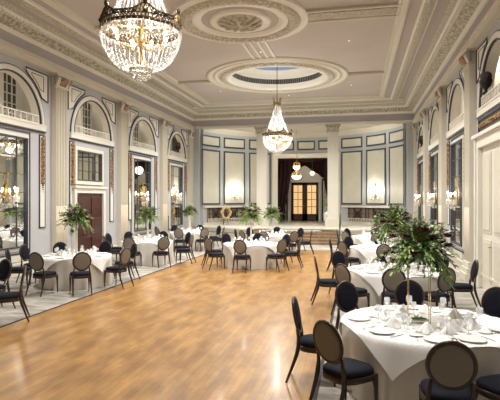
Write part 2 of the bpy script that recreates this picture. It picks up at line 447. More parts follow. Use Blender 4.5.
# left dark door with mirror above it
y = BAY[4] - .33
d = empty('door_1'); d['kind'] = 'structure'
a = MB(TL); a.box(0, .05, y - .92, y + .92, .01, 2.45); a.build('leaf', 'mahog', d)
a = MB(TL)
for sg in (-1, 1):
    for (z0, z1) in ((.25, .85), (.98, 1.55), (1.68, 2.3)):
        a.box(.05, .075, y + sg * .46 - .34, y + sg * .46 + .34, z0, z1)
a.build('raised_panel', 'mahog', d, .02)
a = MB(TL); a.tube([(.05, y + .06, 1.1), (.12, y + .06, 1.1), (.12, y + .18, 1.1)], .014, 6); a.build('door_handle', 'brass', d)
a = MB(TL)
for sg in (-1, 1): a.box(0, .12, y + sg * 1.0 - .08, y + sg * 1.0 + .08, .01, 2.62)
a.box(0, .12, y - .92, y + .92, 2.45, 2.62).box(0, .18, y - 1.12, y + 1.12, 2.62, 2.7); a.build('door_frame', 'cream_hi', d)
t = empty('wall_mirror', (0, 0, 0), 0, 'square gridded mirror panel above the dark wooden door', 'mirror', 'tall wall mirrors')
z0, z1, h = 2.88, 3.95, .86
a = MB(TL); a.box(.02, .03, y - h, y + h, z0, z1); a.build('mirror_glass', 'mirror', t)
a = MB(TL); a.box(0, .09, y - h - .12, y - h, z0 - .12, z1 + .12).box(0, .09, y + h, y + h + .12, z0 - .12, z1 + .12).box(0, .09, y - h, y + h, z1, z1 + .12).box(0, .09, y - h, y + h, z0 - .12, z0); a.build('frame', 'cream_hi', t)
a = MB(TL); black_outline(a, y - h, y + h, z0, z1, .045, .03, .10)
for yy in (-.43, 0, .43): a.box(.03, .05, y + yy - .012, y + yy + .012, z0, z1)
for zz in (.36, .72): a.box(.03, .05, y - h, y + h, z0 + zz - .012, z0 + zz + .012)
a.build('outline', 'lead', t)
a = MB(TL); a.tube([(.02, y - 1.14, 1.15), (.09, y - 1.14, 1.15)], .05, 8); tag(a.build('door_bell', 'darkbrass'), 'small round dark fitting on the wall at the left of the wooden door', 'wall fitting')

# right cream panelled door in its big surround with a gilded overdoor
y = BAY[3]
d = empty('door_2'); d['kind'] = 'structure'
a = MB(TR); a.box(0, .05, y - 1.0, y + 1.0, .01, 3.5); a.build('leaf', 'cream_hi', d)
a = MB(TR)
for sg in (-1, 1):
    for (z0, z1) in ((.2, 1.25), (1.4, 3.35)):
        a.box(.05, .07, y + sg * .5 - .38, y + sg * .5 + .38, z0, z1); a.box(.07, .085, y + sg * .5 - .31, y + sg * .5 + .31, z0 + .07, z1 - .07)
a.build('raised_panel', 'cream', d, .015)
a = MB(TR)
for sg in (-1, 1): a.box(0, .16, y + sg * 1.14 - .14, y + sg * 1.14 + .14, .01, 3.75).box(0, .2, y + sg * 1.2 - .05, y + sg * 1.2 + .05, .01, 3.75)
a.box(0, .16, y - 1.0, y + 1.0, 3.5, 3.75).box(0, .24, y - 1.35, y + 1.35, 3.75, 3.83); a.build('door_frame', 'cream_hi', d)
a = MB(TR); a.tube([(.085, y, 1.1), (.13, y, 1.1), (.13, y + .12, 1.1)], .013, 6); a.build('door_handle', 'brass', d)
t = empty('gilded_panel', (0, 0, 0), 0, 'long gilded relief panel above the cream door on the right wall', 'ornament')
a = MB(TR); a.box(.002, .04, y - 1.35, y + 1.35, 3.9, 4.22); a.build('backing', 'dark', t)
a = MB(TR); black_outline(a, y - 1.4, y + 1.4, 3.86, 4.26, .04, .002, .07); a.build('outline', 'line', t)
a = MB(TR)
for q in range(14):
    yy = y - 1.22 + q * 2.44 / 13
    a.tube([(.06, yy + .08 * cos(k * .7) * (1 - k / 11), 4.06 + .08 * sin(k * .7) * (1 - k / 11)) for k in range(10)], .02, 5)
    a.ball((.06, yy + .09, 4.1), .035, 6, 4)
a.build('scrollwork', 'gilt', t)
# dark urn on the ledge in the arch above
for T, yy, lb in ((TR, BAY[3] + .8, 'black urn on the balustrade of the arch above the cream door'), (TR, BAY[6] - .1, 'small black urn in the farthest arch of the right wall'), (TL, BAY[6] + .1, 'small black urn in the farthest arch of the left wall')):
    p_ = T @ Vector((.02, yy, SPR + .285)); t = empty('urn', p_, 0, lb, 'urn', 'black urns in the gallery arches')
    a = MB(); a.lathe([(.001, 0), (.09, 0), (.09, .03), (.035, .07), (.045, .12), (.12, .2), (.16, .32), (.11, .42), (.001, .42)], 16); a.build('body', 'iron', t)
    a = MB(); a.ball((0, 0, .44), .15, 12, 6, .8); a.build('dark_foliage', 'dark', t)

# ------------------------------------------------------------------ cornice and ceiling
def sweep_rect(prof, ins, m, name, parent=None, kind='structure'):
    """profile [(offset, z)] swept round the room; ins = (left,right,front,back) extra insets"""
    l, r, f, b = ins; mb = MB(); vs = []
    for (o, z) in prof:
        vs += [(XL + l + o, YF + f + o, z), (XR - r - o, YF + f + o, z), (XR - r - o, YB - b - o, z), (XL + l + o, YB - b - o, z)]
    fs = []
    for i in range(len(prof) - 1):
        for j in range(4): fs.append((i * 4 + j, i * 4 + (j + 1) % 4, i * 4 + 4 + (j + 1) % 4, i * 4 + 4 + j))
    mb.add(vs, fs); o = mb.build(name, m, parent, recalc=False); o['kind'] = kind; return o
Z4 = (0, 0, 0, 0)
sweep_rect([(.001, 6.55), (.12, 6.57), (.12, 6.87)], Z4, 'frieze', 'trim_6')
sweep_rect([(.12, 6.86), (.17, 6.87), (.19, 6.91), (.22, 6.93), (.22, 6.97)], Z4, 'cream_hi', 'trim_7')
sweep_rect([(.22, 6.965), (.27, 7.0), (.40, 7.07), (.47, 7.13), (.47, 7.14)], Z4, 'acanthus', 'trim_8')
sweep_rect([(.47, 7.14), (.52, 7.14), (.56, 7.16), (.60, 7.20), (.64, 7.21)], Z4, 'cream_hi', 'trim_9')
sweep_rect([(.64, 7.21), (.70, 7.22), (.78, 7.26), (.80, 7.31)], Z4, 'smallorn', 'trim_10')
dn = MB()
for side, sgn, x0 in (('l', 1, XL), ('r', -1, XR)):
    for k in range(int((YB - YF - 1.4) / .14)):
        yy = YF + .7 + k * .14; a_, c_ = sorted((x0 + sgn * .50, x0 + sgn * .58)); dn.box(a_, c_, yy, yy + .075, 7.10, 7.20)
for k in range(int((XR - XL - 1.2) / .14)):
    xx = XL + .6 + k * .14; dn.box(xx, xx + .075, YB - .58, YB - .50, 7.10, 7.20)
structure(dn.build('trim_11', 'cream_hi'))

def frame_loop(x0, x1, y0, y1, prof, m, name):       # prof: (inward offset, z)
    mb = MB(); vs = []
    for (o, z) in prof: vs += [(x0 + o, y0 + o, z), (x1 - o, y0 + o, z), (x1 - o, y1 - o, z), (x0 + o, y1 - o, z)]
    fs = []
    for i in range(len(prof) - 1):
        for j in range(4): fs.append((i * 4 + j, i * 4 + (j + 1) % 4, i * 4 + 4 + (j + 1) % 4, i * 4 + 4 + j))
    mb.add(vs, fs); return structure(mb.build(name, m, recalc=False))
BX0, BX1, BY0, BY1 = XL + 1.12, XR - 1.12, YF + 1.9, 26.15
frame_loop(BX0, BX1, BY0, BY1, [(0, ZC + .01), (0, 7.22), (.05, 7.2)], 'cream_hi', 'trim_12')
frame_loop(BX0 + .05, BX1 - .05, BY0 + .05, BY1 - .05, [(0, 7.2), (.1, 7.17), (.2, 7.17), (.27, 7.2)], 'smallorn', 'trim_13')
frame_loop(BX0 + .32, BX1 - .32, BY0 + .32, BY1 - .32, [(0, 7.2), (.05, 7.22), (.06, ZC + .01)], 'cream_hi', 'trim_14')
# plaster field between the back cornice and the beam
structure(MB().box(XL + .8, XR - .8, BY1 + .2, YB - .78, 7.27, 7.3).build('trim_15', 'smallorn'))
structure(MB().box(XL + .8, XR - .8, BY1, BY1 + .2, 7.24, 7.3).box(XL + .8, XR - .8, 26.9, 27.0, 7.24, 7.3).build('trim_16', 'cream_hi'))
PX0, PX1, PY0, PY1 = XL + 1.8, XR - 1.8, YF + 2.6, 25.3
frame_loop(PX0, PX1, PY0, PY1, [(0, ZC + .01), (0, 7.24), (.04, 7.22), (.10, 7.22), (.12, 7.25), (.2, 7.26), (.22, 7.22), (.27, 7.22), (.30, ZC + .01)], 'cream', 'trim_17')
def strip(x0, x1, y0, y1, m='cream'):
    o = MB(); w = (y1 - y0)
    o.box(x0, x1, y0, y1, 7.26, 7.31).box(x0, x1, y0, y0 + .07, 7.21, 7.27).box(x0, x1, y1 - .07, y1, 7.21, 7.27)
    return structure(o.build('trim_18', m))
RY = 13.8
strip(PX0 + .2, CX - 1.9, RY - .42, RY + .42); strip(CX + 1.9, PX1 - .2, RY - .42, RY + .42)
o = MB(); o.box(CX + 1.95, PX1 - .28, RY - .2, RY + .2, 7.23, 7.28).box(PX0 + .28, CX - 1.95, RY - .2, RY + .2, 7.23, 7.28); structure(o.build('trim_19', 'smallorn'))
for dy in (20.5, 7.15):
    strip(PX0 + .2, CX - 2.88, dy - .13, dy + .13); strip(CX + 2.88, PX1 - .2, dy - .13, dy + .13)
    yy = (RY + dy) / 2
    a_, c_ = (RY + 1.9, dy - 2.88) if dy > RY else (dy + 2.88, RY - 1.9)
    o = MB()
    for k in range(4): o.box(CX - .42 + k * .25, CX - .34 + k * .25, a_, c_, 7.265, 7.31)
    structure(o.build('trim_20', 'cream_hi'))
# rosette
o = MB(); o.lathe([(1.95, ZC + .01), (1.95, 7.25), (1.89, 7.23), (1.84, 7.26), (1.8, 7.24), (1.72, 7.24)], 72, (CX, RY, 0)); structure(o.build('trim_21', 'cream_hi'))
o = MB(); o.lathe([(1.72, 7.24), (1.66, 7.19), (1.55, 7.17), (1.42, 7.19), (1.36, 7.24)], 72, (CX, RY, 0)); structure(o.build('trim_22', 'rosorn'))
o = MB(); o.lathe([(1.36, 7.24), (1.32, 7.22), (1.2, 7.22), (1.16, 7.26), (1.1, 7.28)], 72, (CX, RY, 0)); structure(o.build('trim_23', 'cream_hi'))
o = MB(); o.lathe([(1.1, 7.28), (.88, 7.285)], 72, (CX, RY, 0)); structure(o.build('trim_24', 'ceilviolet'))
o = MB(); o.lathe([(.88, 7.285), (.86, 7.22), (.78, 7.2), (.72, 7.24), (.66, 7.22)], 72, (CX, RY, 0)); structure(o.build('trim_25', 'cream_hi'))
o = MB(); o.lathe([(.66, 7.22), (.5, 7.18), (.3, 7.15), (.12, 7.10), (.001, 7.06)], 48, (CX, RY, 0))
for k in range(12):
    t = 2 * PI * k / 12
    o.tube([(CX + r * cos(t + s_), RY + r * sin(t + s_), z) for r, s_, z in ((.15, 0, 7.1), (.35, .12, 7.12), (.52, .0, 7.17), (.62, -.1, 7.2))], [.03, .045, .05, .02], 6)
structure(o.build('trim_26', 'rosorn'))
for k in range(60):
    pass
o = MB()
for k in range(64):
    t = 2 * PI * k / 64; o.ball((CX + 1.55 * cos(t), RY + 1.55 * sin(t), 7.17), .04, 6, 4)
structure(o.build('trim_27', 'cream_hi'))

# ceiling plane with two round openings
def holed(mb, cx, cy, r, hx0, hx1, hy0, hy1, z, n=64):
    pts = []; ang = sorted([2 * PI * k / n for k in range(n)] + [math.atan2(yy - cy, xx - cx) % (2 * PI) for xx in (hx0, hx1) for yy in (hy0, hy1)])
    vs = []
    for t in ang:
        dx, dy = cos(t), sin(t)
        q = min(((hx1 if dx > 0 else hx0) - cx) / dx if abs(dx) > 1e-9 else 1e9, ((hy1 if dy > 0 else hy0) - cy) / dy if abs(dy) > 1e-9 else 1e9)
        vs += [(cx + r * dx, cy + r * dy, z), (cx + q * dx, cy + q * dy, z)]
    k = len(ang)
    mb.add(vs, [(2 * i, 2 * i + 1, 2 * ((i + 1) % k) + 1, 2 * ((i + 1) % k)) for i in range(k)])
RH = 1.95
mb = MB()
for dy in (7.15, 20.5): holed(mb, CX, dy, RH, XL, XR, dy - 3.2, dy + 3.2, ZC)
def quad(mb, x0, x1, y0, y1, z): mb.add([(x0, y0, z), (x1, y0, z), (x1, y1, z), (x0, y1, z)], [(0, 1, 2, 3)])
quad(mb, XL - .2, XR + .2, YF - .2, 7.15 - 3.2, ZC); quad(mb, XL, XR, 7.15 + 3.2, 20.5 - 3.2, ZC); quad(mb, XL - .2, XR + .2, 20.5 + 3.2, YB + .3, ZC)
structure(mb.build('ceiling', 'ceil'))
# deeper toned strips beside the beam
o = MB()
for (x0, x1) in ((XL + .79, BX0), (BX0 + .38, PX0), (BX1, XR - .79), (PX1, BX1 - .38)): o.box(x0, x1, YF + .8, BY1, 7.292, 7.299)
structure(o.build('trim_28', 'ceilviolet'))
for dy in (7.15, 20.5):
    c = (CX, dy, 0)
    o = MB(); o.lathe([(2.92, ZC + .01), (2.9, 7.25), (2.82, 7.23), (2.76, 7.27), (2.75, 7.295), (2.60, 7.295), (2.59, 7.26), (2.54, 7.26), (2.53, 7.285), (2.44, 7.285), (2.38, 7.25)], 96, c); structure(o.build('trim_29', 'cream'))
    o = MB(); o.lathe([(2.38, 7.25), (2.3, 7.19), (2.18, 7.17), (2.1, 7.2)], 96, c); structure(o.build('trim_30', 'smallorn'))
    o = MB(); o.lathe([(2.1, 7.2), (2.02, 7.18), (1.95, 7.2), (1.93, 7.3), (1.93, 7.42), (1.90, 7.44)], 96, c); structure(o.build('trim_31', 'cream_hi'))
    o = MB(); o.lathe([(1.92, 7.44), (1.92, 7.66)], 96, c); structure(o.build('trim_32', 'grille_d'))
    o = MB()
    for k in range(120):
        t = 2 * PI * k / 120; o.tube([(CX + 1.9 * cos(t), dy + 1.9 * sin(t), 7.43), (CX + 1.9 * cos(t), dy + 1.9 * sin(t), 7.66)], .014, 4)
    structure(o.build('trim_33', 'grille'))
    o = MB(); o.lathe([(1.94, 7.66), (1.86, 7.65), (1.83, 7.69), (1.85, 7.84), (1.76, 7.9), (1.5, 7.93), (1.48, 7.97)], 96, c); structure(o.build('trim_34', 'cream_hi'))
    o = MB(); o.lathe([(1.5, 7.955), (.001, 7.955)], 64, c); o = o.build('window_1', 'skyblue'); o['kind'] = 'structure'
    lamp('dome_fill_light', 'POINT', (CX, dy, 7.35), 5, SOFT, .03)  # added fill lamp in the middle of the dome, no fitting

# ------------------------------------------------------------------ apse and stage
AC, AR = (CX, 26.6), 6.05
ZST = .68
A0 = math.asin((YB + .35 - AC[1]) / AR); A1 = PI - A0
def arcp(t, r=AR): return (AC[0] + r * cos(t), AC[1] + r * sin(t))
def hit(u, r=AR):
    """angle on the apse wall for an image column"""
    th = R(12.08); dx = cos(th) * (u - 250) / 500 - sin(th); dy = sin(th) * (u - 250) / 500 + cos(th)
    L_ = math.hypot(dx, dy); dx /= L_; dy /= L_
    px, py = -AC[0], -AC[1]; b = px * dx + py * dy; c = px * px + py * py - r * r
    s = -b + math.sqrt(b * b - c); return math.atan2(py + s * dy, px + s * dx)
def arcslab(mb, t0, t1, r0, r1, z0, z1, n=None):
    n = n or max(2, int(abs(t1 - t0) / .05)); vs = []
    for i in range(n + 1):
        t = t0 + (t1 - t0) * i / n
        for (r, z) in ((r0, z0), (r1, z0), (r1, z1), (r0, z1)): x, y = arcp(t, r); vs.append((x, y, z))
    fs = [(i * 4 + j, i * 4 + (j + 1) % 4, i * 4 + 4 + (j + 1) % 4, i * 4 + 4 + j) for i in range(n) for j in range(4)] + [(0, 1, 2, 3), tuple(n * 4 + j for j in range(4))]
    return mb.add(vs, fs)
OP0, OP1 = R(70.5), R(109.5)           # opening to the lobby
ZO = 4.93
w = MB(); arcslab(w, A0, OP0, AR, AR + .3, 0, 6.7); arcslab(w, OP1, A1, AR, AR + .3, 0, 6.7); arcslab(w, OP0, OP1, AR, AR + .3, ZO, 6.7)
structure(w.build('wall_back', 'apsegrey'))
w = MB(); arcslab(w, A0, A1, AR - .05, AR + .01, 6.28, 6.6); arcslab(w, A0, A1, AR - .09, AR + .01, 6.42, 6.6)
structure(w.build('trim_35', 'cream'))
# apse soffit
o = MB(); vs = [(*arcp(A0 + (A1 - A0) * k / 40, AR + .1), 6.6) for k in range(41)] + [(XL - .1, YB + .05, 6.6), (XR + .1, YB + .05, 6.6)]
o.add(vs, [tuple(range(43))]); structure(o.build('ceiling', 'cream'))
# piers, beam
o = MB(); o.box(XL - .1, XL + .5, YB, YB + .45, 0, 6.6).box(XR - .5, XR + .1, YB, YB + .45, 0, 6.6); structure(o.build('wall_back', 'apsegrey'))
o = MB(); o.box(XL, XR, YB - .001, YB + .5, 6.40, 7.2); structure(o.build('trim_36', 'cream'))
o = MB(); o.box(XL + .1, XR - .1, YB - .05, YB, 6.44, 6.5); structure(o.build('trim_37', 'cream_hi'))
for px in (-5.36, -1.32):
    t = empty('trim_38'); t['kind'] = 'structure'
    a = MB(); w_ = .58
    a.box(px - w_ / 2, px + w_ / 2, YB + .03, YB + .42, ZST, 6.1)
    for k in range(8):
        xx = px - w_ / 2 + k * w_ / 7; a.box(max(px - w_ / 2, xx - .02), min(px + w_ / 2, xx + .02), YB, YB + .03, ZST + .4, 6.0)
    a.build('shaft', 'cream_hi', t)
    a = MB(); a.box(px - .42, px + .42, YB - .06, YB + .5, ZST, ZST + .35); a.box(px - .38, px + .38, YB - .03, YB + .46, ZST + .35, ZST + .45); a.build('base', 'cream', t)
    a = MB(); a.box(px - .42, px + .42, YB - .08, YB + .48, 6.32, 6.40); a.box(px - .36, px + .36, YB - .03, YB + .44, 6.0, 6.05)
    for k in range(5): a.tube([(px - .28 + k * .14, YB - .01, 6.05), (px - .28 + k * .14, YB - .06, 6.2), (px - .28 + k * .14, YB - .12, 6.27), (px - .28 + k * .14, YB - .1, 6.24)], [.07, .06, .04, .02], 6)
    for sg in (-1, 1): a.tube([(px + sg * (.33 + .08 * cos(k * .6) * (1 - k / 12)), YB - .07, 6.26 + .07 * sin(k * .6) * (1 - k / 12)) for k in range(11)], .025, 5)
    a.build('capital', 'smallorn', t)

# apse panels
def panel(t0, t1, z0, z1, lab):
    root = empty('wall_panel'); root.name = 'trim_39'; root['kind'] = 'structure'
    a = MB(); arcslab(a, t0, t1, AR - .03, AR + .01, z0, z1, 6); a.build('panel_field', 'apsecream', root)
    q = .085 / AR; l = MB()
    arcslab(l, t0, t0 + q, AR - .05, AR, z0, z1, 1); arcslab(l, t1 - q, t1, AR - .05, AR, z0, z1, 1)
    arcslab(l, t0, t1, AR - .05, AR, z0, z0 + .09, 6); arcslab(l, t0, t1, AR - .05, AR, z1 - .09, z1, 6)
    l.build('outline', M.setdefault('pline', mat('slate blue moulding', (.05, .062, .072), .5)), root)
cols = []
for (u0, u1) in ((341.5, 362.5), (366.5, 386), (389.5, 404.5)):
    t1, t0 = sorted((hit(u0), hit(u1)), reverse=True); cols.append((t0, t1)); cols.append((PI - t1, PI - t0))
for (t0, t1) in cols:
    panel(t0, t1, 5.45, 6.10, ''); panel(t0, t1, 1.92, 5.25, '')
span = OP1 - OP0
for k in range(3):
    panel(OP0 + span * (k + .08) / 3, OP0 + span * (k + .92) / 3, 5.45, 6.05, '')
# opening architrave
o = MB()
for t in (OP0, OP1):
    arcslab(o, t - .03, t + .03, AR - .12, AR + .35, ZST, ZO + .02, 1)
arcslab(o, OP0 - .03, OP1 + .03, AR - .12, AR + .35, ZO, ZO + .22, 12)
arcslab(o, OP0 - .03, OP1 + .03, AR - .16, AR, ZO + .2, ZO + .28, 12)
structure(o.build('trim_40', 'cream_hi'))
# ledge and ironwork recesses under the tall panels
o = MB()
for (a_, c_) in ((A0, OP0 - .06), (OP1 + .06, A1)):
    arcslab(o, a_, c_, AR - .14, AR + .02, 1.74, 1.84); arcslab(o, a_, c_, AR - .10, AR + .02, ZST, .84)
structure(o.build('trim_41', 'cream_hi'))
rec = MB(); grs = []
edges = [t for c in cols for t in c]
for side_i, (a_, c_) in enumerate(((A0 + .06, OP0 - .12), (OP1 + .12, A1 - .06))):
    arcslab(rec, a_, c_, AR - .03, AR - .01, .84, 1.74)
    t = empty('balcony_grille', (0, 0, 0), 0, 'low iron and white balustrade along the curved wall %s of the stage opening' % ('right', 'left')[side_i], 'balustrade')
    ir = MB(); wb = MB(); n = 3
    for k in range(n):
        t0 = a_ + (c_ - a_) * k / n; t1 = a_ + (c_ - a_) * (k + 1) / n; r = AR - .09
        def P(s, z): x, y = arcp(t0 + (t1 - t0) * s, r); return (x, y, z)
        for s in (.08, .32, .68, .92): ir.tube([P(s, 1.0), P(s, 1.72)], .022, 5)
        ir.tube([P(s / 8, 1.66) for s in range(9)], .02, 5); ir.tube([P(s / 8, 1.36) for s in range(9)], .012, 5)
        ir.tube([P(.32, 1.04), P(.5, 1.34), P(.68, 1.64)], .026, 5); ir.tube([P(.32, 1.64), P(.5, 1.34), P(.68, 1.04)], .026, 5)
        ir.tube([P(.5 + .1 * cos(q * PI / 6), 1.34 + .17 * sin(q * PI / 6)) for q in range(12)], .022, 5, True)
        for q in range(12):
            wb.tube([P((q + .5) / 12, .86), P((q + .5) / 12, .93), P((q + .5) / 12, 1.03)], [.02, .035, .02], 6)
    arcslab(wb, a_, c_, AR - .14, AR - .05, 1.03, 1.07); arcslab(wb, a_, c_, AR - .14, AR - .05, .84, .865)
    ir.build('ironwork', 'iron', t); wb.build('balusters', 'cream_hi', t)
structure(rec.build('trim_42', 'brownpanel'))

# stage platform with bulging front
o = MB()
def stage_front(s): # s 0..1 from left corner to right corner
    x = XL + .02 + (XR - XL - .04) * s; return (x, YB + .3 - 3.0 * sin(PI * s) ** .8)
def stageslab(mb, z0, z1, grow):
    n = 48; vs = []
    for i in range(n + 1):
        x, y = stage_front(i / n); y -= grow; vs += [(x, y, z0), (x, y, z1)]
    fs = [(2 * i, 2 * i + 2, 2 * i + 3, 2 * i + 1) for i in range(n)]
    vs += [(XR - .02, YB + 1.2, z0), (XR - .02, YB + 1.2, z1), (XL + .02, YB + 1.2, z0), (XL + .02, YB + 1.2, z1)]
    k = 2 * (n + 1)
    fs += [(2 * n, k, k + 1, 2 * n + 1), (k, k + 2, k + 3, k + 1), (k + 2, 0, 1, k + 3), tuple(2 * i + 1 for i in range(n + 1)) + (k + 1, k + 3), tuple(2 * i for i in range(n + 1)) + (k, k + 2)]
    mb.add(vs, fs)
stageslab(o, -.002, .60, 0)
structure(o.build('trim_43', 'cream'))
o = MB(); stageslab(o, .60, ZST, .06); stageslab(o, .30, .36, .03); stageslab(o, -.002, .12, .05); structure(o.build('trim_44', 'cream_hi'))
o = MB(); o.box(XL, XR, YB + 1.2, YB + 9.4, -.05, ZST); structure(o.build('floor', 'marble'))
o = MB(); stageslab(o, .40, .43, .02); structure(o.build('trim_45', 'line'))
# wooden steps
st = empty('stage_steps', (0, 0, 0), 0, 'wide tan wooden steps rising to the stage in front of the doorway', 'steps')
sx0, sx1 = -5.3, -.95
for k in range(5):
    zt = ZST - k * ZST / 5; yf = 25.6 - k * .28
    a = MB(); a.box(sx0, sx1, yf - .02, 26.2, zt - .035, zt); a.box(sx0, sx1, yf, 26.2, max(zt - ZST / 5, .009), zt - .035); a.build('step', 'stepwood', st)
a = MB()
for xx in (sx0 - .06, sx1 + .06): a.box(xx - .04, xx + .04, 24.4, 25.9, .009, .1)
a.build('side_rail', 'darkwood', st)
t = empty('handrail', (0, 0, 0), 0, 'thin dark handrail post at the right of the wooden stage steps', 'handrail')
a = MB(); a.tube([(sx1 + .12, 24.45, .008), (sx1 + .12, 24.45, .9)], .022, 6); a.build('post', 'iron', t)
a = MB(); a.tube([(sx1 + .12, 24.45, .9), (sx1 + .12, 25.7, 1.5), (sx1 + .12, 25.9, 1.5)], .02, 6); a.tube([(sx1 + .12, 25.9, ZST), (sx1 + .12, 25.9, 1.5)], .02, 6); a.build('rail', 'iron', t)

# lobby beyond: dark curtain, portal with french doors
o = MB(); o.box(-8.5, 2.0, 37.2, 37.4, 0, 7).box(-8.5, -8.3, 32, 37.4, 0, 7).box(1.8, 2.0, 32, 37.4, 0, 7).box(-8.5, 2.0, 32.4, 37.4, 6.8, 7); structure(o.build('wall_back', M.setdefault('lobbywall', mat('dark maroon lobby wall', (.05, .013, .012), .8))))
def curtain(name, x0, x1, y, z0, z1, lab, swag=0):
    a = MB(); n = 60; rows = 14; vs = []
    for j in range(rows + 1):
        z = z0 + (z1 - z0) * j / rows; f = 1 - j / rows
        for i in range(n + 1):
            s = i / n; x = x0 + (x1 - x0) * s
            if swag: x = x + swag * f * f * s * abs(x1 - x0) * -.6 if swag > 0 else x + swag * (-1) * f * f * (1 - s) * abs(x1 - x0) * .6
            vs.append((x, y + .09 * sin(s * 26), z))
    k = n + 1
    a.add(vs, [(j * k + i, j * k + i + 1, (j + 1) * k + i + 1, (j + 1) * k + i) for j in range(rows) for i in range(n)], True)
    o = a.build(name, 'curtain'); so = o.modifiers.new('solid', 'SOLIDIFY'); so.thickness = .02
    return tag(o, lab, 'curtain')
curtain('curtain', -5.5, -4.3, 33.3, ZST + .01, 5.2, 'dark maroon curtain drawn back at the left of the stage doorway', 1)
curtain('curtain', -2.25, -.9, 33.3, ZST + .01, 5.2, 'dark maroon curtain drawn back at the right of the stage doorway', -1)
v_ = MB()
n = 40; vs = []
for i in range(n + 1):
    x = -5.6 + 4.8 * i / n; drop = .12 + .16 * abs(cos(PI * i / n * 2))
    vs += [(x, 32.95 + .05 * sin(i * 1.7), 5.3), (x, 32.95 + .05 * sin(i * 1.7), 4.98 - drop)]
v_.add(vs, [(2 * i, 2 * i + 2, 2 * i + 3, 2 * i + 1) for i in range(n)], True)
o = v_.build('curtain_pelmet', 'curtain'); so = o.modifiers.new('solid', 'SOLIDIFY'); so.thickness = .02
tag(o, 'draped maroon pelmet across the top of the stage opening', 'curtain')
# portal
DX, DY = -3.68, 36.1
t = empty('door_3'); t['kind'] = 'structure'
zb, zt = .70, 3.38
a = MB()
for sg in (-1, 1): a.box(DX + sg * 1.1 - .11, DX + sg * 1.1 + .11, DY - .2, DY + .25, ZST, zt + .25)
a.box(DX - 1.22, DX + 1.22, DY - .26, DY + .25, zt + .08, zt + .36); a.box(DX - 1.32, DX + 1.32, DY - .34, DY + .25, zt + .34, zt + .42)
a.build('door_frame', 'cream_hi', t)
a = MB(Matrix.Translation((DX, DY, 0)) @ Matrix.Rotation(R(90), 4, 'Z'))   # (x->y)
pf = []
for k in range(33):
    s = -1 + 2 * k / 32; h = .86 * (1 - abs(s) ** 1.5) ** .9 * (1 - .22 * sin(PI * abs(s)) ** 2) if abs(s) < 1 else 0
    pf.append((s * 1.2, zt + .42 + max(h, 0)))
a.prism(pf, -.2, .2); a.build('arched_pediment', 'cream_hi', t)
a = MB(Matrix.Translation((DX, DY, 0)) @ Matrix.Rotation(R(90), 4, 'Z'))
a.ring(.52, .62, -.0, .24, 0, zt + .44, 0, PI, 20); a.build('archivolt', M['apsecream'], t)
for sg in (-1, 1):
    lf = MB(); x0, x1 = sorted((DX + sg * .01, DX + sg * .98))
    lf.box(x0, x0 + .17, DY - .05, DY + .05, zb, zt).box(x1 - .17, x1, DY - .05, DY + .05, zb, zt).box(x0, x1, DY - .05, DY + .05, zt - .12, zt).box(x0, x1, DY - .05, DY + .05, zb, zb + .5)
    l_ = lf.build('door_leaf', 'mahog', t)
    pn = MB(); pn.box(x0 + .1, x1 - .1, DY - .01, DY + .01, zb + .48, zt - .1); pn.build('pane', 'warmpane', l_)
    br_ = MB(); br_.box((x0 + x1) / 2 - .018, (x0 + x1) / 2 + .018, DY - .03, DY + .03, zb + .5, zt - .1)
    for k in range(1, 4): br_.box(x0 + .1, x1 - .1, DY - .03, DY + .03, zb + .5 + (zt - zb - .62) * k / 4 - .018, zb + .5 + (zt - zb - .62) * k / 4 + .018)
    br_.build('glazing_bars', 'mahog', l_)
    hd = MB(); hd.tube([(DX + sg * .07, DY - .05, 1.72), (DX + sg * .07, DY - .1, 1.72), (DX + sg * .07, DY - .1, 1.9)], .015, 6); hd.build('door_handle', 'gold', l_)
lamp('lobby_fill_light', 'POINT', (-3.3, 34.6, 4.4), 9, WARM, .3)  # lamp without a fitting, added before the portal for contrast
# white draped side panels beside the portal (pale columns half hidden by the curtains)
for sg, lb in ((-1, 'left'), (1, 'right')):
    t = empty('gilt_screen', (0, 0, 0), 0, 'narrow pale leaded screen standing at the %s of the french doors' % lb, 'screen')
    x = DX + sg * 1.55
    a = MB(); a.box(x - .2, x + .2, 35.9, 35.94, ZST, 3.5); a.build('glass_panel', 'mirror', t)
    a = MB(); a.box(x - .23, x - .18, 35.86, 35.96, ZST, 3.55).box(x + .18, x + .23, 35.86, 35.96, ZST, 3.55).box(x - .23, x + .23, 35.86, 35.96, 3.5, 3.58)
    for k in range(1, 6): a.box(x - .2, x + .2, 35.88, 35.9, ZST + k * .47, ZST + .03 + k * .47)
    a.build('frame', 'cream_hi', t)

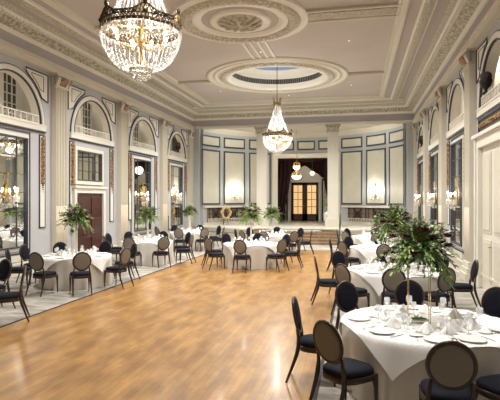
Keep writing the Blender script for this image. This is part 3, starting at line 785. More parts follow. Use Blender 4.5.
# ------------------------------------------------------------------ chandeliers
def beads(mb, pts, r, step, c=(0, 0, 0)):
    d = 0; acc = 0; pts = [Vector(p) for p in pts]; nxt = 0
    for a, b in zip(pts[:-1], pts[1:]):
        L_ = (b - a).length
        while nxt <= acc + L_:
            p = a + (b - a) * ((nxt - acc) / L_); mb.octa(tuple(p), r, step * .56); nxt += step
        acc += L_
def make_chandelier(loc, label):

    t = empty('chandelier', loc, 0, label, 'chandelier', 'large crystal ballroom chandeliers')
    # local origin = middle of the brass ring
    r0 = .585
    g = MB(); g.lathe([(r0 + .02, -.05), (r0 + .035, -.03), (r0 + .02, 0), (r0 - .02, 0), (r0 - .02, -.05)], 60, (0, 0, 0), closed=True)
    N_ = 72
    top = [(r0 * 1.03 * cos(2 * PI * k / N_), r0 * 1.03 * sin(2 * PI * k / N_), .09 + .10 * abs(cos(3 * 2 * PI * k / N_)) ** 6) for k in range(N_)]
    mid = [(r0 * 1.02 * cos(2 * PI * k / N_), r0 * 1.02 * sin(2 * PI * k / N_), .05) for k in range(N_)]
    g.tube(top, .013, 5, True); g.tube(mid, .010, 4, True)
    for k in range(N_):
        a = 2 * PI * k / N_; b = 2 * PI * (k + 1) / N_
        g.tube([(r0 * 1.02 * cos(a), r0 * 1.02 * sin(a), 0), top[(k + 1) % N_]], .010, 4)
        g.tube([(r0 * 1.02 * cos(b), r0 * 1.02 * sin(b), 0), top[k]], .008, 4)
        if k % 3 == 0: g.ball((r0 * 1.03 * cos(a), r0 * 1.03 * sin(a), .075), .03, 6, 4)
    for k in range(6):
        a = 2 * PI * k / 6; g.ball((r0 * 1.03 * cos(a), r0 * 1.03 * sin(a), .22), .035, 8, 5, 1.5)
    g.build('crown_ring', 'darkbrass' , t)
    # stem, arms
    g = MB(); g.tube([(0, 0, -.6), (0, 0, 1.6)], .022, 8); g.lathe([(.02, -.3), (.07, -.25), (.09, -.18), (.04, -.1), (.03, 0)], 12)
    for k in range(8):
        a = 2 * PI * k / 8; g.tube([(.04 * cos(a), .04 * sin(a), -.2), (.2 * cos(a), .2 * sin(a), -.3), (.36 * cos(a), .36 * sin(a), -.26), (.40 * cos(a), .40 * sin(a), -.2)], .012, 5)
        g.tube([(0, 0, .02), (r0 * cos(a), r0 * sin(a), -.02)], .01, 4)
    g.build('stem', 'brass', t)
    for k in range(8):
        a = 2 * PI * k / 8; cx_, cy_ = .40 * cos(a), .40 * sin(a)
        c_ = MB(); c_.tube([(cx_, cy_, -.2), (cx_, cy_, -.12)], .016, 8); cn = c_.build('candle', 'candle', t)
        c_ = MB(); c_.ball((cx_, cy_, -.085), .028, 8, 6, 1.5); c_.build('bulb', 'bulb', cn)
    # upper strands
    u = MB()
    for k in range(28):
        a = 2 * PI * k / 28; pts = []
        for q in range(13):
            s = q / 12; r = .14 + (.50 - .14) * s ** 1.8; pts.append((r * cos(a), r * sin(a), 1.28 - 1.22 * s))
        beads(u, pts, .0125, .042)
    for k in range(60):
        a = 2 * PI * (k + .5) / 60; beads(u, [(.46 * cos(a), .46 * sin(a), .06), (.6 * cos(a), .6 * sin(a), .0)], .012, .036)
    u.build('upper_strands', 'crystal', t)
    # bowl
    u = MB()
    for k in range(46):
        a = 2 * PI * k / 46; pts = []
        for q in range(17):
            f = q / 16 * PI / 2 * .93; r = .615 * cos(f) ** .72; pts.append((r * cos(a), r * sin(a), -.04 - .60 * sin(f) ** 1.15))
        beads(u, pts, .0125, .042)
    for k in range(72):
        a = 2 * PI * k / 72; u.octa((r0 * cos(a), r0 * sin(a), -.085), .014, .045)
    u.build('bowl_strands', 'crystal', t)
    u = MB()
    for k in range(20):
        a = 2 * PI * k / 20; beads(u, [(.16 * cos(a), .16 * sin(a), -.62), (.155 * cos(a), .155 * sin(a), -.73)], .017, .036)
    for k in range(12):
        a = 2 * PI * k / 12; beads(u, [(.1 * cos(a), .1 * sin(a), -.62), (.10 * cos(a), .10 * sin(a), -.77)], .017, .036)
        u.build('tail_strands', 'crystal', t)
    g = MB(); g.lathe([(.175, -.60), (.185, -.615), (.175, -.63), (.14, -.63), (.14, -.60)], 24, closed=True); g.build('tail_ring', 'brass', t)
    # top crown
    g = MB(); g.lathe([(.14, 1.24), (.17, 1.27), (.16, 1.33), (.10, 1.36), (.04, 1.42)], 20)
    for k in range(8):
        a = 2 * PI * k / 8; g.tube([(.15 * cos(a), .15 * sin(a), 1.32), (.14 * cos(a), .14 * sin(a), 1.45), (.19 * cos(a), .19 * sin(a), 1.58), (.24 * cos(a), .24 * sin(a), 1.56)], [.02, .016, .014, .006], 5)
    g.build('top_crown', 'brass', t)
    g = MB(); g.tube([(0, 0, 1.6), (0, 0, 8.26 - loc[2])], .014, 6); g.build('chain', 'darkbrass', t)
    return t
make_chandelier((CX, 7.15, 4.82), 'big crystal basket chandelier nearest the camera at top left')
t = [o for o in COL.objects if o.name == 'chandelier'][0]; register(t)
dup(t, (CX, 20.5, 4.86), .1, 'crystal basket chandelier hanging below the dome with blue skylight', 'large crystal ballroom chandeliers')

# lantern chandelier in the stage opening
t = empty('pendant_light', (-3.72, 31.4, 0), 0, 'small brass pendant with opal glass bowls hanging before the french doors', 'pendant light')
a = MB(); a.tube([(0, 0, 4.75), (0, 0, 6.6)], .015, 6); a.build('rod', 'brass', t)
for (z, r_) in ((4.32, .22), (3.72, .3)):
    a = MB(); a.lathe([(r_ + .02, z), (r_ + .03, z + .03), (r_, z + .05), (r_ - .02, z)], 24, closed=True)
    for k in range(8):
        q = 2 * PI * k / 8; a.tube([(r_ * cos(q), r_ * sin(q), z + .03), (r_ * .9 * cos(q), r_ * .9 * sin(q), z + .2), (.02, 0, z + .32)], .012, 5)
    b_ = a.build('brass_ring', 'brass', t)
    a = MB(); a.lathe([(r_, z), (r_ * .9, z - .1), (r_ * .55, z - .2), (.001, z - .24)], 24); a.build('glass_bowl', 'globe', b_)
a = MB(); a.tube([(0, 0, 3.7), (0, 0, 4.8)], .015, 6); a.build('stem', 'brass', t)
t = empty('amber_lamp', (-2.95, 33.8, 0), 0, 'amber glass globe lamp beside the opal pendant in the stage doorway', 'lamp')
a = MB(); a.ball((0, 0, 4.0), .15, 16, 10); a.build('globe', 'globeorange', t)
a = MB(); a.tube([(0, 0, 4.15), (0, 0, 6.8)], .012, 6); a.lathe([(.001, 4.22), (.07, 4.16), (.08, 4.12)], 14); a.build('hanging_rod', 'brass', t)

# ------------------------------------------------------------------ wall sconces (lamps with light)
def make_sconce(label):
    t = empty('wall_sconce', (0, 0, 0), 0, label, 'wall sconce', 'crystal wall sconces')   # local x = out of wall
    a = MB(); a.prism([(-.07, -.2), (.07, -.2), (.1, 0), (.06, .3), (0, .42), (-.06, .3), (-.1, 0)], 0, .03); a.tube([(.04, 0, .42), (.04, 0, .62)], .012, 6); a.ball((.04, 0, .64), .035, 8, 5, 1.6)
    bp_ = a.build('backplate', 'brass', t)
    for k, (yy, xx, zz) in enumerate(((-.3, .12, .05), (-.15, .22, .0), (0, .27, .08), (.15, .22, .0), (.3, .12, .05))):
        a = MB(); a.tube([(.03, 0, -.05), (xx * .6, yy * .5, -.16), (xx, yy, -.1), (xx, yy, zz)], .011, 5); a.lathe([(.012, 0), (.05, .02), (.045, .03), (.01, .01)], 10, (xx, yy, zz)); ar = a.build('arm', 'brass', t)
        a = MB(); a.tube([(xx, yy, zz + .02), (xx, yy, zz + .12)], .014, 7); a.build('candle', 'candle', ar)
        a = MB(); a.ball((xx, yy, zz + .155), .026, 8, 6, 1.6); a.build('bulb', 'bulb', ar)
    a = MB()
    for (yy, xx) in ((-.3, .12), (-.15, .22), (0, .27), (.15, .22), (.3, .12)):
        for q in range(6):
            g_ = 2 * PI * q / 6; beads(a, [(xx + .05 * cos(g_), yy + .05 * sin(g_), .0), (xx + .05 * cos(g_), yy + .05 * sin(g_), -.14)], .012, .035)
        a.octa((xx, yy, -.24), .025, .06)
    for k in range(5):
        y0 = -.3 + k * .15; y1 = y0 + .15 if k < 4 else y0
    pts = [(.12 + .12 * sin(PI * s / 12), -.3 + .6 * s / 12, .02 - .14 * abs(sin(PI * s / 3))) for s in range(13)]
    beads(a, pts, .012, .03)
    for s in range(9): beads(a, [(.1 + .08 * sin(PI * s / 8), -.2 + .4 * s / 8, -.16), (.08, -.1 + .2 * s / 8, -.34)], .012, .035)
    a.build('crystal_drops', 'crystal', t)
    return t
sc0 = None
def put_sconce(loc, rz, label):
    global sc0
    if sc0 is None:
        sc0 = make_sconce(label); register(sc0); sc0.location = loc; sc0.rotation_euler = (0, 0, rz)
    else: dup(sc0, loc, rz, label, 'crystal wall sconces')
    x, y, z = loc; lamp('sconce_light', 'POINT', (x + .45 * cos(rz), y + .45 * sin(rz), z + .22), SCONCE_W, WARM, .12)
put_sconce((XL + .05, BAY[3] - .25, 2.3), 0, 'candle sconce with crystal drops on the nearest left mirror')
put_sconce((XL + .05, BAY[5] - .25, 2.3), 0, 'candle sconce with crystal drops on the mirror beyond the dark door')
put_sconce((XL + .05, BAY[6] - .25, 2.3), 0, 'candle sconce with crystal drops on the left mirror nearest the stage')
put_sconce((XR - .05, BAY[4] - .25, 2.2), PI, 'candle sconce with crystal drops on the mirror beyond the cream door')
put_sconce((XR - .05, BAY[5] - .25, 2.2), PI, 'candle sconce with crystal drops on the middle right-hand mirror')
put_sconce((XR - .05, BAY[6] - .25, 2.2), PI, 'candle sconce with crystal drops on the right mirror nearest the stage')
for (u, lb) in ((376, 'right'), (0, 'left')):
    th = hit(376) if lb == 'right' else PI - hit(376); lamp('sconce_glow', 'POINT', (*arcp(th, AR - .4), 2.75), 22, SOFT, .15)
    x, y = arcp(th, AR - .05); put_sconce((x, y, 2.5), th + PI, 'candle sconce on the middle panel of the curved wall, %s of the opening' % lb)

# ------------------------------------------------------------------ furniture
def make_chair():
    t = empty('dining_chair', (0, 0, 0), 0, '', 'chair')       # faces +y
    # seat
    def outline(w0, w1, d0, d1, n=28, ex=3.2):
        pts = []
        for k in range(n):
            a = 2 * PI * k / n; c, s = cos(a), sin(a)
            x = abs(c) ** (2 / ex) * (1 if c > 0 else -1); y = abs(s) ** (2 / ex) * (1 if s > 0 else -1)
            w = w0 + (w1 - w0) * (y + 1) / 2; pts.append((x * w, d0 + (d1 - d0) * (y + 1) / 2))
        return pts
    def slab(pts, zs):                                       # zs: (scale, z)
        m = MB(); n = len(pts); cx = sum(p[0] for p in pts) / n; cy = sum(p[1] for p in pts) / n; vs = []
        for (s, z) in zs: vs += [(cx + (p[0] - cx) * s, cy + (p[1] - cy) * s, z) for p in pts]
        fs = [(i * n + j, i * n + (j + 1) % n, (i + 1) * n + (j + 1) % n, (i + 1) * n + j) for i in range(len(zs) - 1) for j in range(n)]
        fs += [tuple(range(n)), tuple((len(zs) - 1) * n + j for j in range(n))]; m.add(vs, fs, True); return m
    pts = outline(.205, .255, -.22, .25)
    slab(pts, [(1, .375), (1, .43), (.97, .435)]).build('seat_rail', 'darkwood', t)
    slab(pts, [(.96, .43), (.98, .45), (.97, .475), (.9, .495), (.6, .505), (.2, .507)]).build('seat_cushion', 'navy', t)
    # back: tilted oval
    B = Matrix.Translation((0, -.25, .775)) @ Matrix.Rotation(R(-77), 4, 'X')   # local z -> back->front
    # use explicit frame: oval axes
    tilt = R(11); up = Vector((0, -sin(tilt), cos(tilt))); nr = Vector((0, cos(tilt), sin(tilt))); c0 = Vector((0, -.255, .775))
    def op(a, rx, rz, off=0): return tuple(c0 + Vector((1, 0, 0)) * rx * cos(a) + up * rz * sin(a) + nr * off - Vector((0, 0, 0)))
    m = MB(); n = 36; vs = []
    sec = [(-.012, -.012), (.012, -.018), (.026, 0), (.012, .018), (-.012, .012)]
    for k in range(n):
        a = 2 * PI * k / n
        for (dr, dn) in sec: vs.append(op(a, .186 + dr, .205 + dr, dn))
    m.add(vs, [(k * 5 + j, k * 5 + (j + 1) % 5, ((k + 1) % n) * 5 + (j + 1) % 5, ((k + 1) % n) * 5 + j) for k in range(n) for j in range(5)], True)
    m.build('backrest_frame', 'darkwood', t)
    for nm, sgn, mt in (('front_padding', 1, 'navy'), ('back_panel', -1, 'taupe')):
        m = MB(); vs = []; rings = [(1, .004), (.96, .016), (.8, .022), (.4, .026)]
        for (s, off) in rings:
            for k in range(n): vs.append(op(2 * PI * k / n, .180 * s, .199 * s, sgn * off))
        fs = [(i * n + j, i * n + (j + 1) % n, (i + 1) * n + (j + 1) % n, (i + 1) * n + j) for i in range(3) for j in range(n)] + [tuple(3 * n + j for j in range(n)), tuple(range(n))]
        m.add(vs, fs, True); m.build(nm, mt, t)
    # rear legs sweep up to the oval
    for sx in (-1, 1):
        m = MB(); m.tube([(sx * .205, -.36, .0), (sx * .20, -.30, .16), (sx * .195, -.235, .34), (sx * .19, -.215, .44), (sx * .175, -.215, .54), (sx * .165, -.233, .64)], [.014, .018, .024, .026, .021, .018], 6); m.build('leg', 'darkwood', t)
    for sx in (-1, 1):
        m = MB(); m.tube([(sx * .215, .215, 0), (sx * .215, .212, .04), (sx * .212, .205, .30), (sx * .21, .2, .34), (sx * .21, .2, .43)], [.012, .013, .024, .03, .03], 6); m.build('leg', 'darkwood', t)
    register(t); return t
chair0 = make_chair(); used = {'chair': False}
def place_chair(x, y, rz, label):
    if not used['chair']:
        used['chair'] = True; chair0.location = (x, y, zfloor(x, y) + .0055); chair0.rotation_euler = (0, 0, rz); chair0['label'] = label; chair0['group'] = 'oval-backed chairs around the tables'
        return chair0
    return dup(chair0, (x, y, zfloor(x, y) + .0055), rz, label, 'oval-backed chairs around the tables')
def zfloor(x, y): return 0.0 if (FX0 + .35 < x < FX1 - .35 and y < FY1 - .35) else .0085

TR_, TRIM = 1.0, .75
def cloth_skirt(seed):
    rnd = random.Random(seed); n = 96; ph = [rnd.uniform(0, 6.28) for _ in range(4)]
    m = MB(); vs = []; zs = [(.0, .752), (.5, .752), (.95, .752), (.99, .748), (1.0, .735), (1.0, .6), (1.0, .4), (1.005, .2), (1.01, .004)]
    for i, (r, z) in enumerate(zs):
        f = max(0, (.735 - z) / .72)
        for k in range(n):
            a = 2 * PI * k / n
            w = f * (.05 * sin(14 * a + ph[0]) + .03 * sin(23 * a + ph[1] + 1.5 * f) + .02 * sin(9 * a + ph[2]) - .02)
            rr = TR_ * max(r, .001) + w; vs.append((rr * cos(a), rr * sin(a), z))
    m.add(vs, [(i * n + j, i * n + (j + 1) % n, (i + 1) * n + (j + 1) % n, (i + 1) * n + j) for i in range(len(zs) - 1) for j in range(n)], True); return m
def cloth_top(seed, h=1.0):
    rnd = random.Random(seed); n = 44; m = MB(); vs = []
    p1, p2 = rnd.uniform(0, 6), rnd.uniform(0, 6)
    for j in range(n + 1):
        for i in range(n + 1):
            x = -h + 2 * h * i / n; y = -h + 2 * h * j / n; r = math.hypot(x, y); a = math.atan2(y, x); rt = TR_ + .012
            crease = .0025 * (abs(sin(PI * x / .66)) < .08) + .0025 * (abs(sin(PI * y / .66)) < .08)
            if r <= rt: vs.append((x, y, .757 + crease))
            else:
                e = r - rt; ru = 0.27 * e + .07 * e * sin(11 * a + p1); ru = min(ru, .3)
                vs.append(((rt + ru) * cos(a), (rt + ru) * sin(a), .757 - e * .93))
    k = n + 1
    m.add(vs, [(j * k + i, j * k + i + 1, (j + 1) * k + i + 1, (j + 1) * k + i) for j in range(n) for i in range(n)], True); return m

SIDE = [(0, 'right side'), (45, 'far right side'), (90, 'far side'), (135, 'far left side'), (180, 'left side'), (225, 'near left side'), (270, 'near side'), (315, 'near right side')]
def side_word(a):
    a %= 360; return min(SIDE, key=lambda s: min(abs(a - s[0]), 360 - abs(a - s[0])))[1]

# tableware prototypes (built once, then copied)
PROTO = {}
def proto(name, cat, fn):
    t = fn(); register(t); PROTO[name] = [t, False, cat]
def put(name, x, y, z, rz, label, group):
    t, u, cat = PROTO[name]
    if not u:
        PROTO[name][1] = True; t.location = (x, y, z); t.rotation_euler = (0, 0, rz); tag(t, label, cat, group); return t
    o = dup(t, (x, y, z), rz, label, group); o['category'] = cat; return o
def f_plate():
    m = MB(); m.lathe([(.001, .0), (.085, .0), (.095, .004), (.138, .016), (.14, .019), (.135, .019), (.09, .009), (.001, .007)], 28); return m.build('dinner_plate', 'china')
def f_side():
    m = MB(); m.lathe([(.001, .0), (.05, .0), (.078, .012), (.08, .014), (.05, .006), (.001, .005)], 20); return m.build('side_plate', 'china')
def f_wine():
    m = MB(); m.lathe([(.001, 0), (.034, .001), (.034, .003), (.006, .008), (.004, .09), (.01, .1), (.034, .13), (.040, .16), (.034, .205), (.032, .205), (.038, .16), (.032, .133), (.006, .105), (.001, .104)], 16); return m.build('wine_glass', 'glass')
def f_water():
    m = MB(); m.lathe([(.001, 0), (.030, .001), (.030, .003), (.006, .007), (.005, .05), (.012, .058), (.034, .085), (.036, .11), (.033, .145), (.031, .145), (.034, .11), (.032, .088), (.008, .063), (.001, .062)], 14); return m.build('water_goblet', 'glass')
def f_napkin():
    m = MB(); n = 24; rows = 7; vs = []
    for j in range(rows + 1):
        s = j / rows; z = .115 * s; r = .074 * (1 - s) ** .8 + .004
        for k in range(n):
            a = 2 * PI * k / n; rr = r * (1 + .36 * cos(3 * a + s) + .10 * cos(7 * a)); vs.append((rr * cos(a) + .02 * s, rr * sin(a), z * (1 - .0 * cos(a))))
    m.add(vs, [(i * n + j, i * n + (j + 1) % n, (i + 1) * n + (j + 1) % n, (i + 1) * n + j) for i in range(rows) for j in range(n)] + [tuple(range(n)), tuple(rows * n + j for j in range(n))], True)
    return m.build('folded_napkin', 'napkin')
def f_knife():
    m = MB(); m.add([(-.008, -.11, .0), (.008, -.11, .0), (.007, 0, 0), (-.007, 0, 0), (-.010, 0, 0), (.010, 0, 0), (.004, .11, 0), (-.010, .09, 0)] + [(-.008, -.11, .005), (.008, -.11, .005), (.007, 0, .005), (-.007, 0, .005), (-.010, 0, .003), (.010, 0, .003), (.004, .11, .003), (-.010, .09, .003)],
        [(0, 1, 2, 3), (8, 9, 10, 11), (0, 1, 9, 8), (1, 2, 10, 9), (3, 0, 8, 11), (4, 5, 6, 7), (12, 13, 14, 15), (5, 6, 14, 13), (6, 7, 15, 14), (7, 4, 12, 15), (2, 3, 11, 10), (4, 5, 13, 12)]); return m.build('table_knife', 'silver')
def f_fork():
    m = MB(); m.tube([(0, -.1, .004), (0, 0, .004), (0, .03, .006), (0, .045, .004)], [.006, .003, .005, .009], 5)
    for k in range(4): m.tube([(-.009 + k * .006, .045, .004), (-.009 + k * .006, .095, .007)], .0016, 4)
    return m.build('table_fork', 'silver')
def f_votive():
    t = empty('votive_candle'); m = MB(); m.lathe([(.001, 0), (.028, 0), (.034, .06), (.031, .06), (.026, .006), (.001, .006)], 14); m.build('glass_holder', 'glass', t)
    m = MB(); m.lathe([(.001, .007), (.022, .007), (.022, .03), (.001, .032)], 12); m.build('wax', 'candle', t)
    m = MB(); m.ball((0, 0, .04), .006, 6, 4, 1.6); m.build('flame', M.setdefault('flame', mat('candle flame', (1, .8, .4), .5, emit=(1, .75, .4), es=12)), t); return t
proto('plate', 'plate', f_plate); proto('side', 'plate', f_side); proto('wine', 'glass', f_wine); proto('water', 'glass', f_water)
proto('napkin', 'napkin', f_napkin); proto('knife', 'knife', f_knife); proto('fork', 'fork', f_fork); proto('votive', 'candle', f_votive)
ZT = .7605

# flower arrangements
def leaf(m, p, d, L_, w, rnd):
    d = Vector(d).normalized(); a = Vector((0, 0, 1)) if abs(d.z) < .9 else Vector((1, 0, 0))
    s = d.cross(a).normalized(); s = (s * cos(rnd.uniform(-1, 1)) + d.cross(s) * rnd.uniform(-.7, .7)).normalized(); n = s.cross(d)
    p = Vector(p); dr = Vector((0, 0, -1))
    m.add([p, p + d * L_ * .35 + s * w + n * .006, p + d * L_ * .35 - s * w + n * .006, p + d * L_ * .75 + s * w * .7 + dr * L_ * .08, p + d * L_ * .75 - s * w * .7 + dr * L_ * .08, p + d * L_ + dr * L_ * .2, p + d * L_ * .4 - n * .008],
          [(0, 6, 1), (0, 2, 6), (1, 6, 5, 3), (2, 4, 5, 6)])
def arrangement(x, y, label, scale=1.0, seed=1, stand='gold', frontr=False, zc=1.68, wide=.5):
    rnd = random.Random(seed); t = empty('flower_arrangement', (x, y, ZT), rnd.uniform(0, 6) if stand != 'frame' else 0, label, 'flower arrangement', 'tall floral centrepieces')
    zc = zc - ZT
    if stand == 'frame':
        a = MB(); w = .12
        for sx in (-1, 1):
            for sy in (-1, 1): a.tube([(sx * w, sy * w * .55, 0), (sx * w, sy * w * .55, zc - .12)], .005, 5)
        for z in (.004, zc - .12):
            a.tube([(-w, -w * .55, z), (w, -w * .55, z), (w, w * .55, z), (-w, w * .55, z)], .005, 4, True)
        a.build('stand', 'gold', t)
    else:
        a = MB(); a.lathe([(.001, 0), (.085, 0), (.085, .012), (.03, .02), (.028, .2), (.03, zc - .3), (.05, zc - .2), (.10, zc - .12), (.001, zc - .12)], 16)
        a.build('vase', M.setdefault('frost', mat('pale frosted glass vase', (.72, .72, .66), .2, 0, .15, 1.3)), t)
    a = MB(); a.lathe([(.001, zc - .14), (.09, zc - .12), (.13, zc - .04), (.08, zc + .05), (.001, zc + .07)], 12); a.build('flower_foam', 'leafd', t)
    sets = {k: MB() for k in ('leafd', 'leafm', 'leafl', 'leafb', 'leafw')}
    stems = MB()
    for q in range(210):
        az = rnd.uniform(0, 2 * PI); el = rnd.uniform(-.75, 1.45); L_ = rnd.uniform(.35, 1.0) * wide * scale * (1.0 if el < .7 else .85)
        d = Vector((cos(az) * cos(el), sin(az) * cos(el), sin(el) * .95))
        base = Vector((0, 0, zc)); tip = base + d * L_; tip.z -= .18 * L_ * (1 if el < .5 else 0)
        mid = base + d * L_ * .55 + Vector((0, 0, .03))
        stems.tube([base, mid, tip], .003, 3, caps=False)
        kind = rnd.choices(('leafd', 'leafm', 'leafl', 'leafb', 'leafw'), (.26, .30, .24, .15, .05) if el > 0 else (.10, .28, .55, .02, .05))[0]
        nl = rnd.randint(8, 12)
        for j in range(nl):
            s = .3 + .7 * j / nl; p = (base.lerp(mid, s * 2) if s < .5 else mid.lerp(tip, s * 2 - 1))
            dd = d + Vector((rnd.uniform(-.9, .9), rnd.uniform(-.9, .9), rnd.uniform(-.8, .5)))
            leaf(sets[kind], p, dd, rnd.uniform(.035, .075) * scale, rnd.uniform(.010, .018) * scale, rnd)
    stems.build('stems', 'leafd', t)
    for k, nm in (('leafd', 'dark_foliage'), ('leafm', 'green_foliage'), ('leafl', 'bright_foliage'), ('leafb', 'bronze_foliage'), ('leafw', 'pale_foliage')):
        if sets[k].v: sets[k].build(nm, k, t, recalc=False)
    for q in range(14):
        az = rnd.uniform(0, 2 * PI); el = rnd.uniform(-.5, 1); rr = rnd.uniform(.2, .36) * scale
        c = (rr * cos(az) * cos(el), rr * sin(az) * cos(el), zc + rr * sin(el) * .8); m = MB()
        for layer in range(3):
            for j in range(7):
                a_ = 2 * PI * (j + layer * .5) / 7; r_ = (.065 - layer * .014) * scale
                m.add([c, (c[0] + r_ * cos(a_ - .4), c[1] + r_ * sin(a_ - .4), c[2] + .015 + layer * .014), (c[0] + r_ * 1.25 * cos(a_), c[1] + r_ * 1.25 * sin(a_), c[2] + .03 + layer * .014), (c[0] + r_ * cos(a_ + .4), c[1] + r_ * sin(a_ + .4), c[2] + .015 + layer * .014)], [(0, 1, 2, 3)])
        m.build('bloom', 'bloomr' if q % 4 else 'bloomw', t, recalc=False)
    if frontr:
        m = MB()
        for q in range(26):
            a_ = rnd.uniform(0, 2 * PI); leaf(m, (0, 0, .03), (cos(a_), sin(a_), .3), rnd.uniform(.06, .12), .015, rnd)
        m.build('table_greenery', 'leafm', t, recalc=False)
    return t

TABLES = [
 # name, x, y, (chair angle, distance), default distance, detail, cloth radius
 ('nearest right-hand table', .80, 6.15, [(180, 1.27), (226, 1.31), (270, 1.3), (297, 1.27), (345, 1.3), (50, 1.36), (92, 1.3), (126, 1.3)], 1.3, 2, .98),
 ('second right-hand table', .77, 10.7, [(180, 1.36), (229, 1.3), (265, 1.32), (299, 1.3), (0, 1.27), 48, 90, (137, 1.4)], 1.28, 2, .96),
 ('third right-hand table', .77, 15.7, [180, 220, 268, 310, 0, 48, 90, 133], 1.28, 1, .97),
 ('farthest right-hand table', .77, 20.4, [180, 222, 268, 315, 0, 45, 90, 138], 1.28, 1, .97),
 ('nearer dance-floor table', -3.45, 16.3, [178, 222, 270, 318, 0, 48, 92, 135], 1.26, 1, .92),
 ('stage-side dance-floor table', -3.40, 20.4, [182, 225, 266, 312, 2, 48, 92, 138], 1.26, 1, .92),
 ('nearest left-hand table', -7.12, 11.75, [(212, 1.35), (268, 1.32), (305, 1.38), (355, 1.2), 48, 92, 138, 176], 1.26, 1, .88),
 ('second left-hand table', -7.20, 16.45, [180, 226, 272, 312, 0, 48, 92, 138], 1.26, 1, .88),
 ('farthest left-hand table', -7.35, 21.4, [180, 226, 270, 314, 0, 46, 90, 135], 1.24, 1, .88),
 ('left-edge table', -7.40, 7.2, [30, 75], 1.38, 0, .9),
]
rnd = random.Random(11)
stands = {0: ('frame', .62), 1: ('frame', .55)}
for ti, (tn, tx, ty, angs, cr, detail, rt_) in enumerate(TABLES):
    zf = zfloor(tx, ty); ZT = .7605 + zf
    m = cloth_skirt(ti); o = m.build('tablecloth', 'skirt'); o.location = (tx, ty, zf); o.scale = (rt_, rt_, 1)
    if ti < 9 or True: tag(o, 'ivory floor-length cloth covering the round %s' % tn, 'tablecloth', 'round floor-length tablecloths')
    m = cloth_top(ti, 1.0); o = m.build('overlay_cloth', 'white'); o.location = (tx, ty, zf); o.scale = (rt_, rt_, 1); o.rotation_euler = (0, 0, R([20, 25, 22, 20, 24, 21, 24, 19, 22, 23][ti]))
    tag(o, 'white square overlay cloth draped on top of the %s' % tn, 'tablecloth', 'square overlay cloths')
    for a in angs:
        a, cr_ = a if isinstance(a, tuple) else (a, cr)
        j = rnd.uniform(-3, 3); ra = cr_ + (rnd.uniform(-.02, .10) if cr_ == cr else 0)
        x = tx + ra * cos(R(a)); y = ty + ra * sin(R(a)); rz = R(a + 90 + j + rnd.uniform(-5, 5))
        face = 'taupe back' if sin(R(a)) < .25 else 'navy front'
        # which face of the back the camera sees
        n_ = Vector((cos(R(a)), sin(R(a)))); v = Vector((x, y)).normalized()
        face = 'taupe back' if n_.dot(v) < 0 else 'navy front'
        place_chair(x, y, rz, 'dark oval chair showing its %s, %s of the %s' % (face, side_word(a), tn))
        if detail == 0: continue
        A = R(a); sw = side_word(a)
        def at(r, da):
            r *= rt_
            return (tx + r * cos(A + R(da)), ty + r * sin(A + R(da)))
        px, py = at(.79, 0); put('plate', px, py, ZT, 0, 'white dinner plate at the %s of the %s' % (sw, tn), 'dinner plates')
        px, py = at(.50 + rnd.uniform(-.01, .01), -9); put('napkin', px, py, ZT, rnd.uniform(0, 6), 'folded white napkin at the %s of the %s' % (sw, tn), 'folded napkins')
        px, py = at(.58, 13); put('wine', px, py, ZT, 0, 'tall stemmed wine glass at the %s of the %s' % (sw, tn), 'wine glasses')
        px, py = at(.47, 11); put('water', px, py, ZT, 0, 'short water goblet at the %s of the %s' % (sw, tn), 'water goblets')
        if detail == 2:
            px, py = at(.80, -14.5); put('fork', px, py, ZT, A + R(90), 'silver fork at the %s of the %s' % (sw, tn), 'forks')
            px, py = at(.80, 14.5); put('knife', px, py, ZT, A + R(90), 'silver knife at the %s of the %s' % (sw, tn), 'knives')
            px, py = at(.66, -17); put('side', px, py, ZT, 0, 'small side plate at the %s of the %s' % (sw, tn), 'side plates')
    if detail:
        for k, w_ in enumerate(('right', 'far', 'left', 'near')):
            a_ = R(k * 90 + 20); put('votive', tx + .27 * cos(a_), ty + .27 * sin(a_), ZT, 0, 'small glass votive candle at the %s of the centrepiece on the %s' % (w_, tn), 'votive candles')
fl = [(0, 'frame', 1.62, .47, 1.1), (1, 'frame', 1.68, .52, 1.1), (2, 'vase', 1.6, .42, .9), (4, 'vase', 1.72, .52, 1), (5, 'vase', 1.62, .48, 1), (6, 'vase', 1.74, .52, 1), (7, 'vase', 1.66, .50, 1), (8, 'vase', 1.66, .44, .95)]
desc = {0: 'huge leafy centrepiece on thin gold rods', 1: 'broad leafy centrepiece with bronze leaves', 2: 'small leafy centrepiece', 4: 'dark leafy centrepiece on a pale vase', 5: 'bright green centrepiece on a pale vase', 6: 'leafy centrepiece with white petals on a pale vase', 7: 'round leafy centrepiece on a pale vase', 8: 'tall leafy centrepiece on a pale vase'}
for (ti, st_, zc_, wd, sc_) in fl:
    tn, tx, ty = TABLES[ti][:3]
    arrangement(tx - (.09 if ti == 0 else 0), ty, '%s, on the %s' % (desc[ti], tn), sc_, 20 + ti, st_, ti < 2, zc_, wd)

# gold wreath standing on the stage
x, y = arcp(hit(221) , AR - .45)
t = empty('wreath', (x, y, ZST), math.atan2(AC[1] - y, AC[0] - x) , 'round golden wreath standing on the stage at the left', 'wreath')
a = MB(); rr = random.Random(5)
for k in range(60):
    q = 2 * PI * k / 60; a.ball((.05 + rr.uniform(-.03, .03), (.34 + rr.uniform(-.06, .06)) * cos(q), .75 + (.34 + rr.uniform(-.06, .06)) * sin(q)), rr.uniform(.05, .08), 6, 4)
a.build('ring_of_leaves', M.setdefault('wre', mat('pale gold leaves', (.62, .45, .24), .5)), t)
a = MB(); a.tube([(0, -.2, 0), (.0, 0, 1.0)], .012, 5); a.tube([(0, .2, 0), (.0, 0, 1.0)], .012, 5); a.tube([(-.25, 0, 0), (.0, 0, 1.0)], .012, 5); a.build('easel', 'darkwood', t)

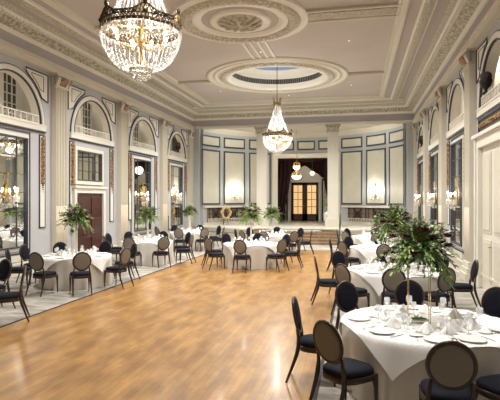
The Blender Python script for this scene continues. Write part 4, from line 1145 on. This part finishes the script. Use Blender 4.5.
# ceiling spotlights over the tables (some fittings added to light the room)
first = None
for k, (sx, sy, tx, ty, w) in enumerate(((-.25, 5.9, .85, 6.2, 2.3), (-.25, 11.2, .77, 10.7, .8), (-.25, 16.3, .77, 15.7, .8), (-.25, 22.6, .77, 20.4, .8), (-6.25, 11.2, -7.15, 11.75, .9), (-6.25, 16.3, -7.2, 16.45, .9), (-6.25, 22.6, -7.35, 21.4, .9), (-3.24, 16.9, -3.45, 16.3, .7), (-3.24, 24.2, -3.4, 20.9, .8))):
    nm = ('nearest right-hand', 'second right-hand', 'third right-hand', 'farthest right-hand', 'nearest left-hand', 'second left-hand', 'farthest left-hand', 'nearer dance-floor', 'stage-side dance-floor')[k]
    if first is None:
        t = empty('ceiling_spotlight', (sx, sy, 7.29), 0, 'tiny recessed white ceiling spotlight above the %s table' % nm, 'ceiling light', 'recessed ceiling spotlights')
        a = MB(); a.lathe([(.03, 0), (.045, -.005), (.045, .005), (.03, .008)], 20, closed=True); a.build('trim_ring', 'cream_hi', t)
        a = MB(); a.lathe([(.001, .0), (.03, .0)], 20); a.build('lens', 'lamplens', t); register(t); first = t
    else: dup(first, (sx, sy, 7.29), 0, 'tiny recessed white ceiling spotlight above the %s table' % nm, 'recessed ceiling spotlights')
    d = Vector((tx - sx, ty - sy, .75 - 7.2)); rot = d.to_track_quat('-Z', 'Y').to_euler()
    lamp('fill_light', 'SPOT', (sx, sy, 7.2), FILL_W, SOFT, .12, (0, 0, 0), 150, .9)  # wide lamp added at each fitting to fill the room
    lamp('spot_beam', 'SPOT', (sx, sy, 7.2), SPOT_W * w, SOFT, .05, rot, 24, .9)
print('objects', len(COL.objects))

for k, (sx, sy) in enumerate(((-6.6, 29.2), (.1, 29.2))):  # soffit spotlights and their lamps added to brighten the apse
    dup(first, (sx, sy, 6.59), 0, 'added recessed white spotlight in the soffit of the curved wall, %s side' % ('left', 'right')[k], 'recessed ceiling spotlights')
    lamp('fill_light', 'POINT', (sx, sy, 6.45), 32, SOFT, .02)
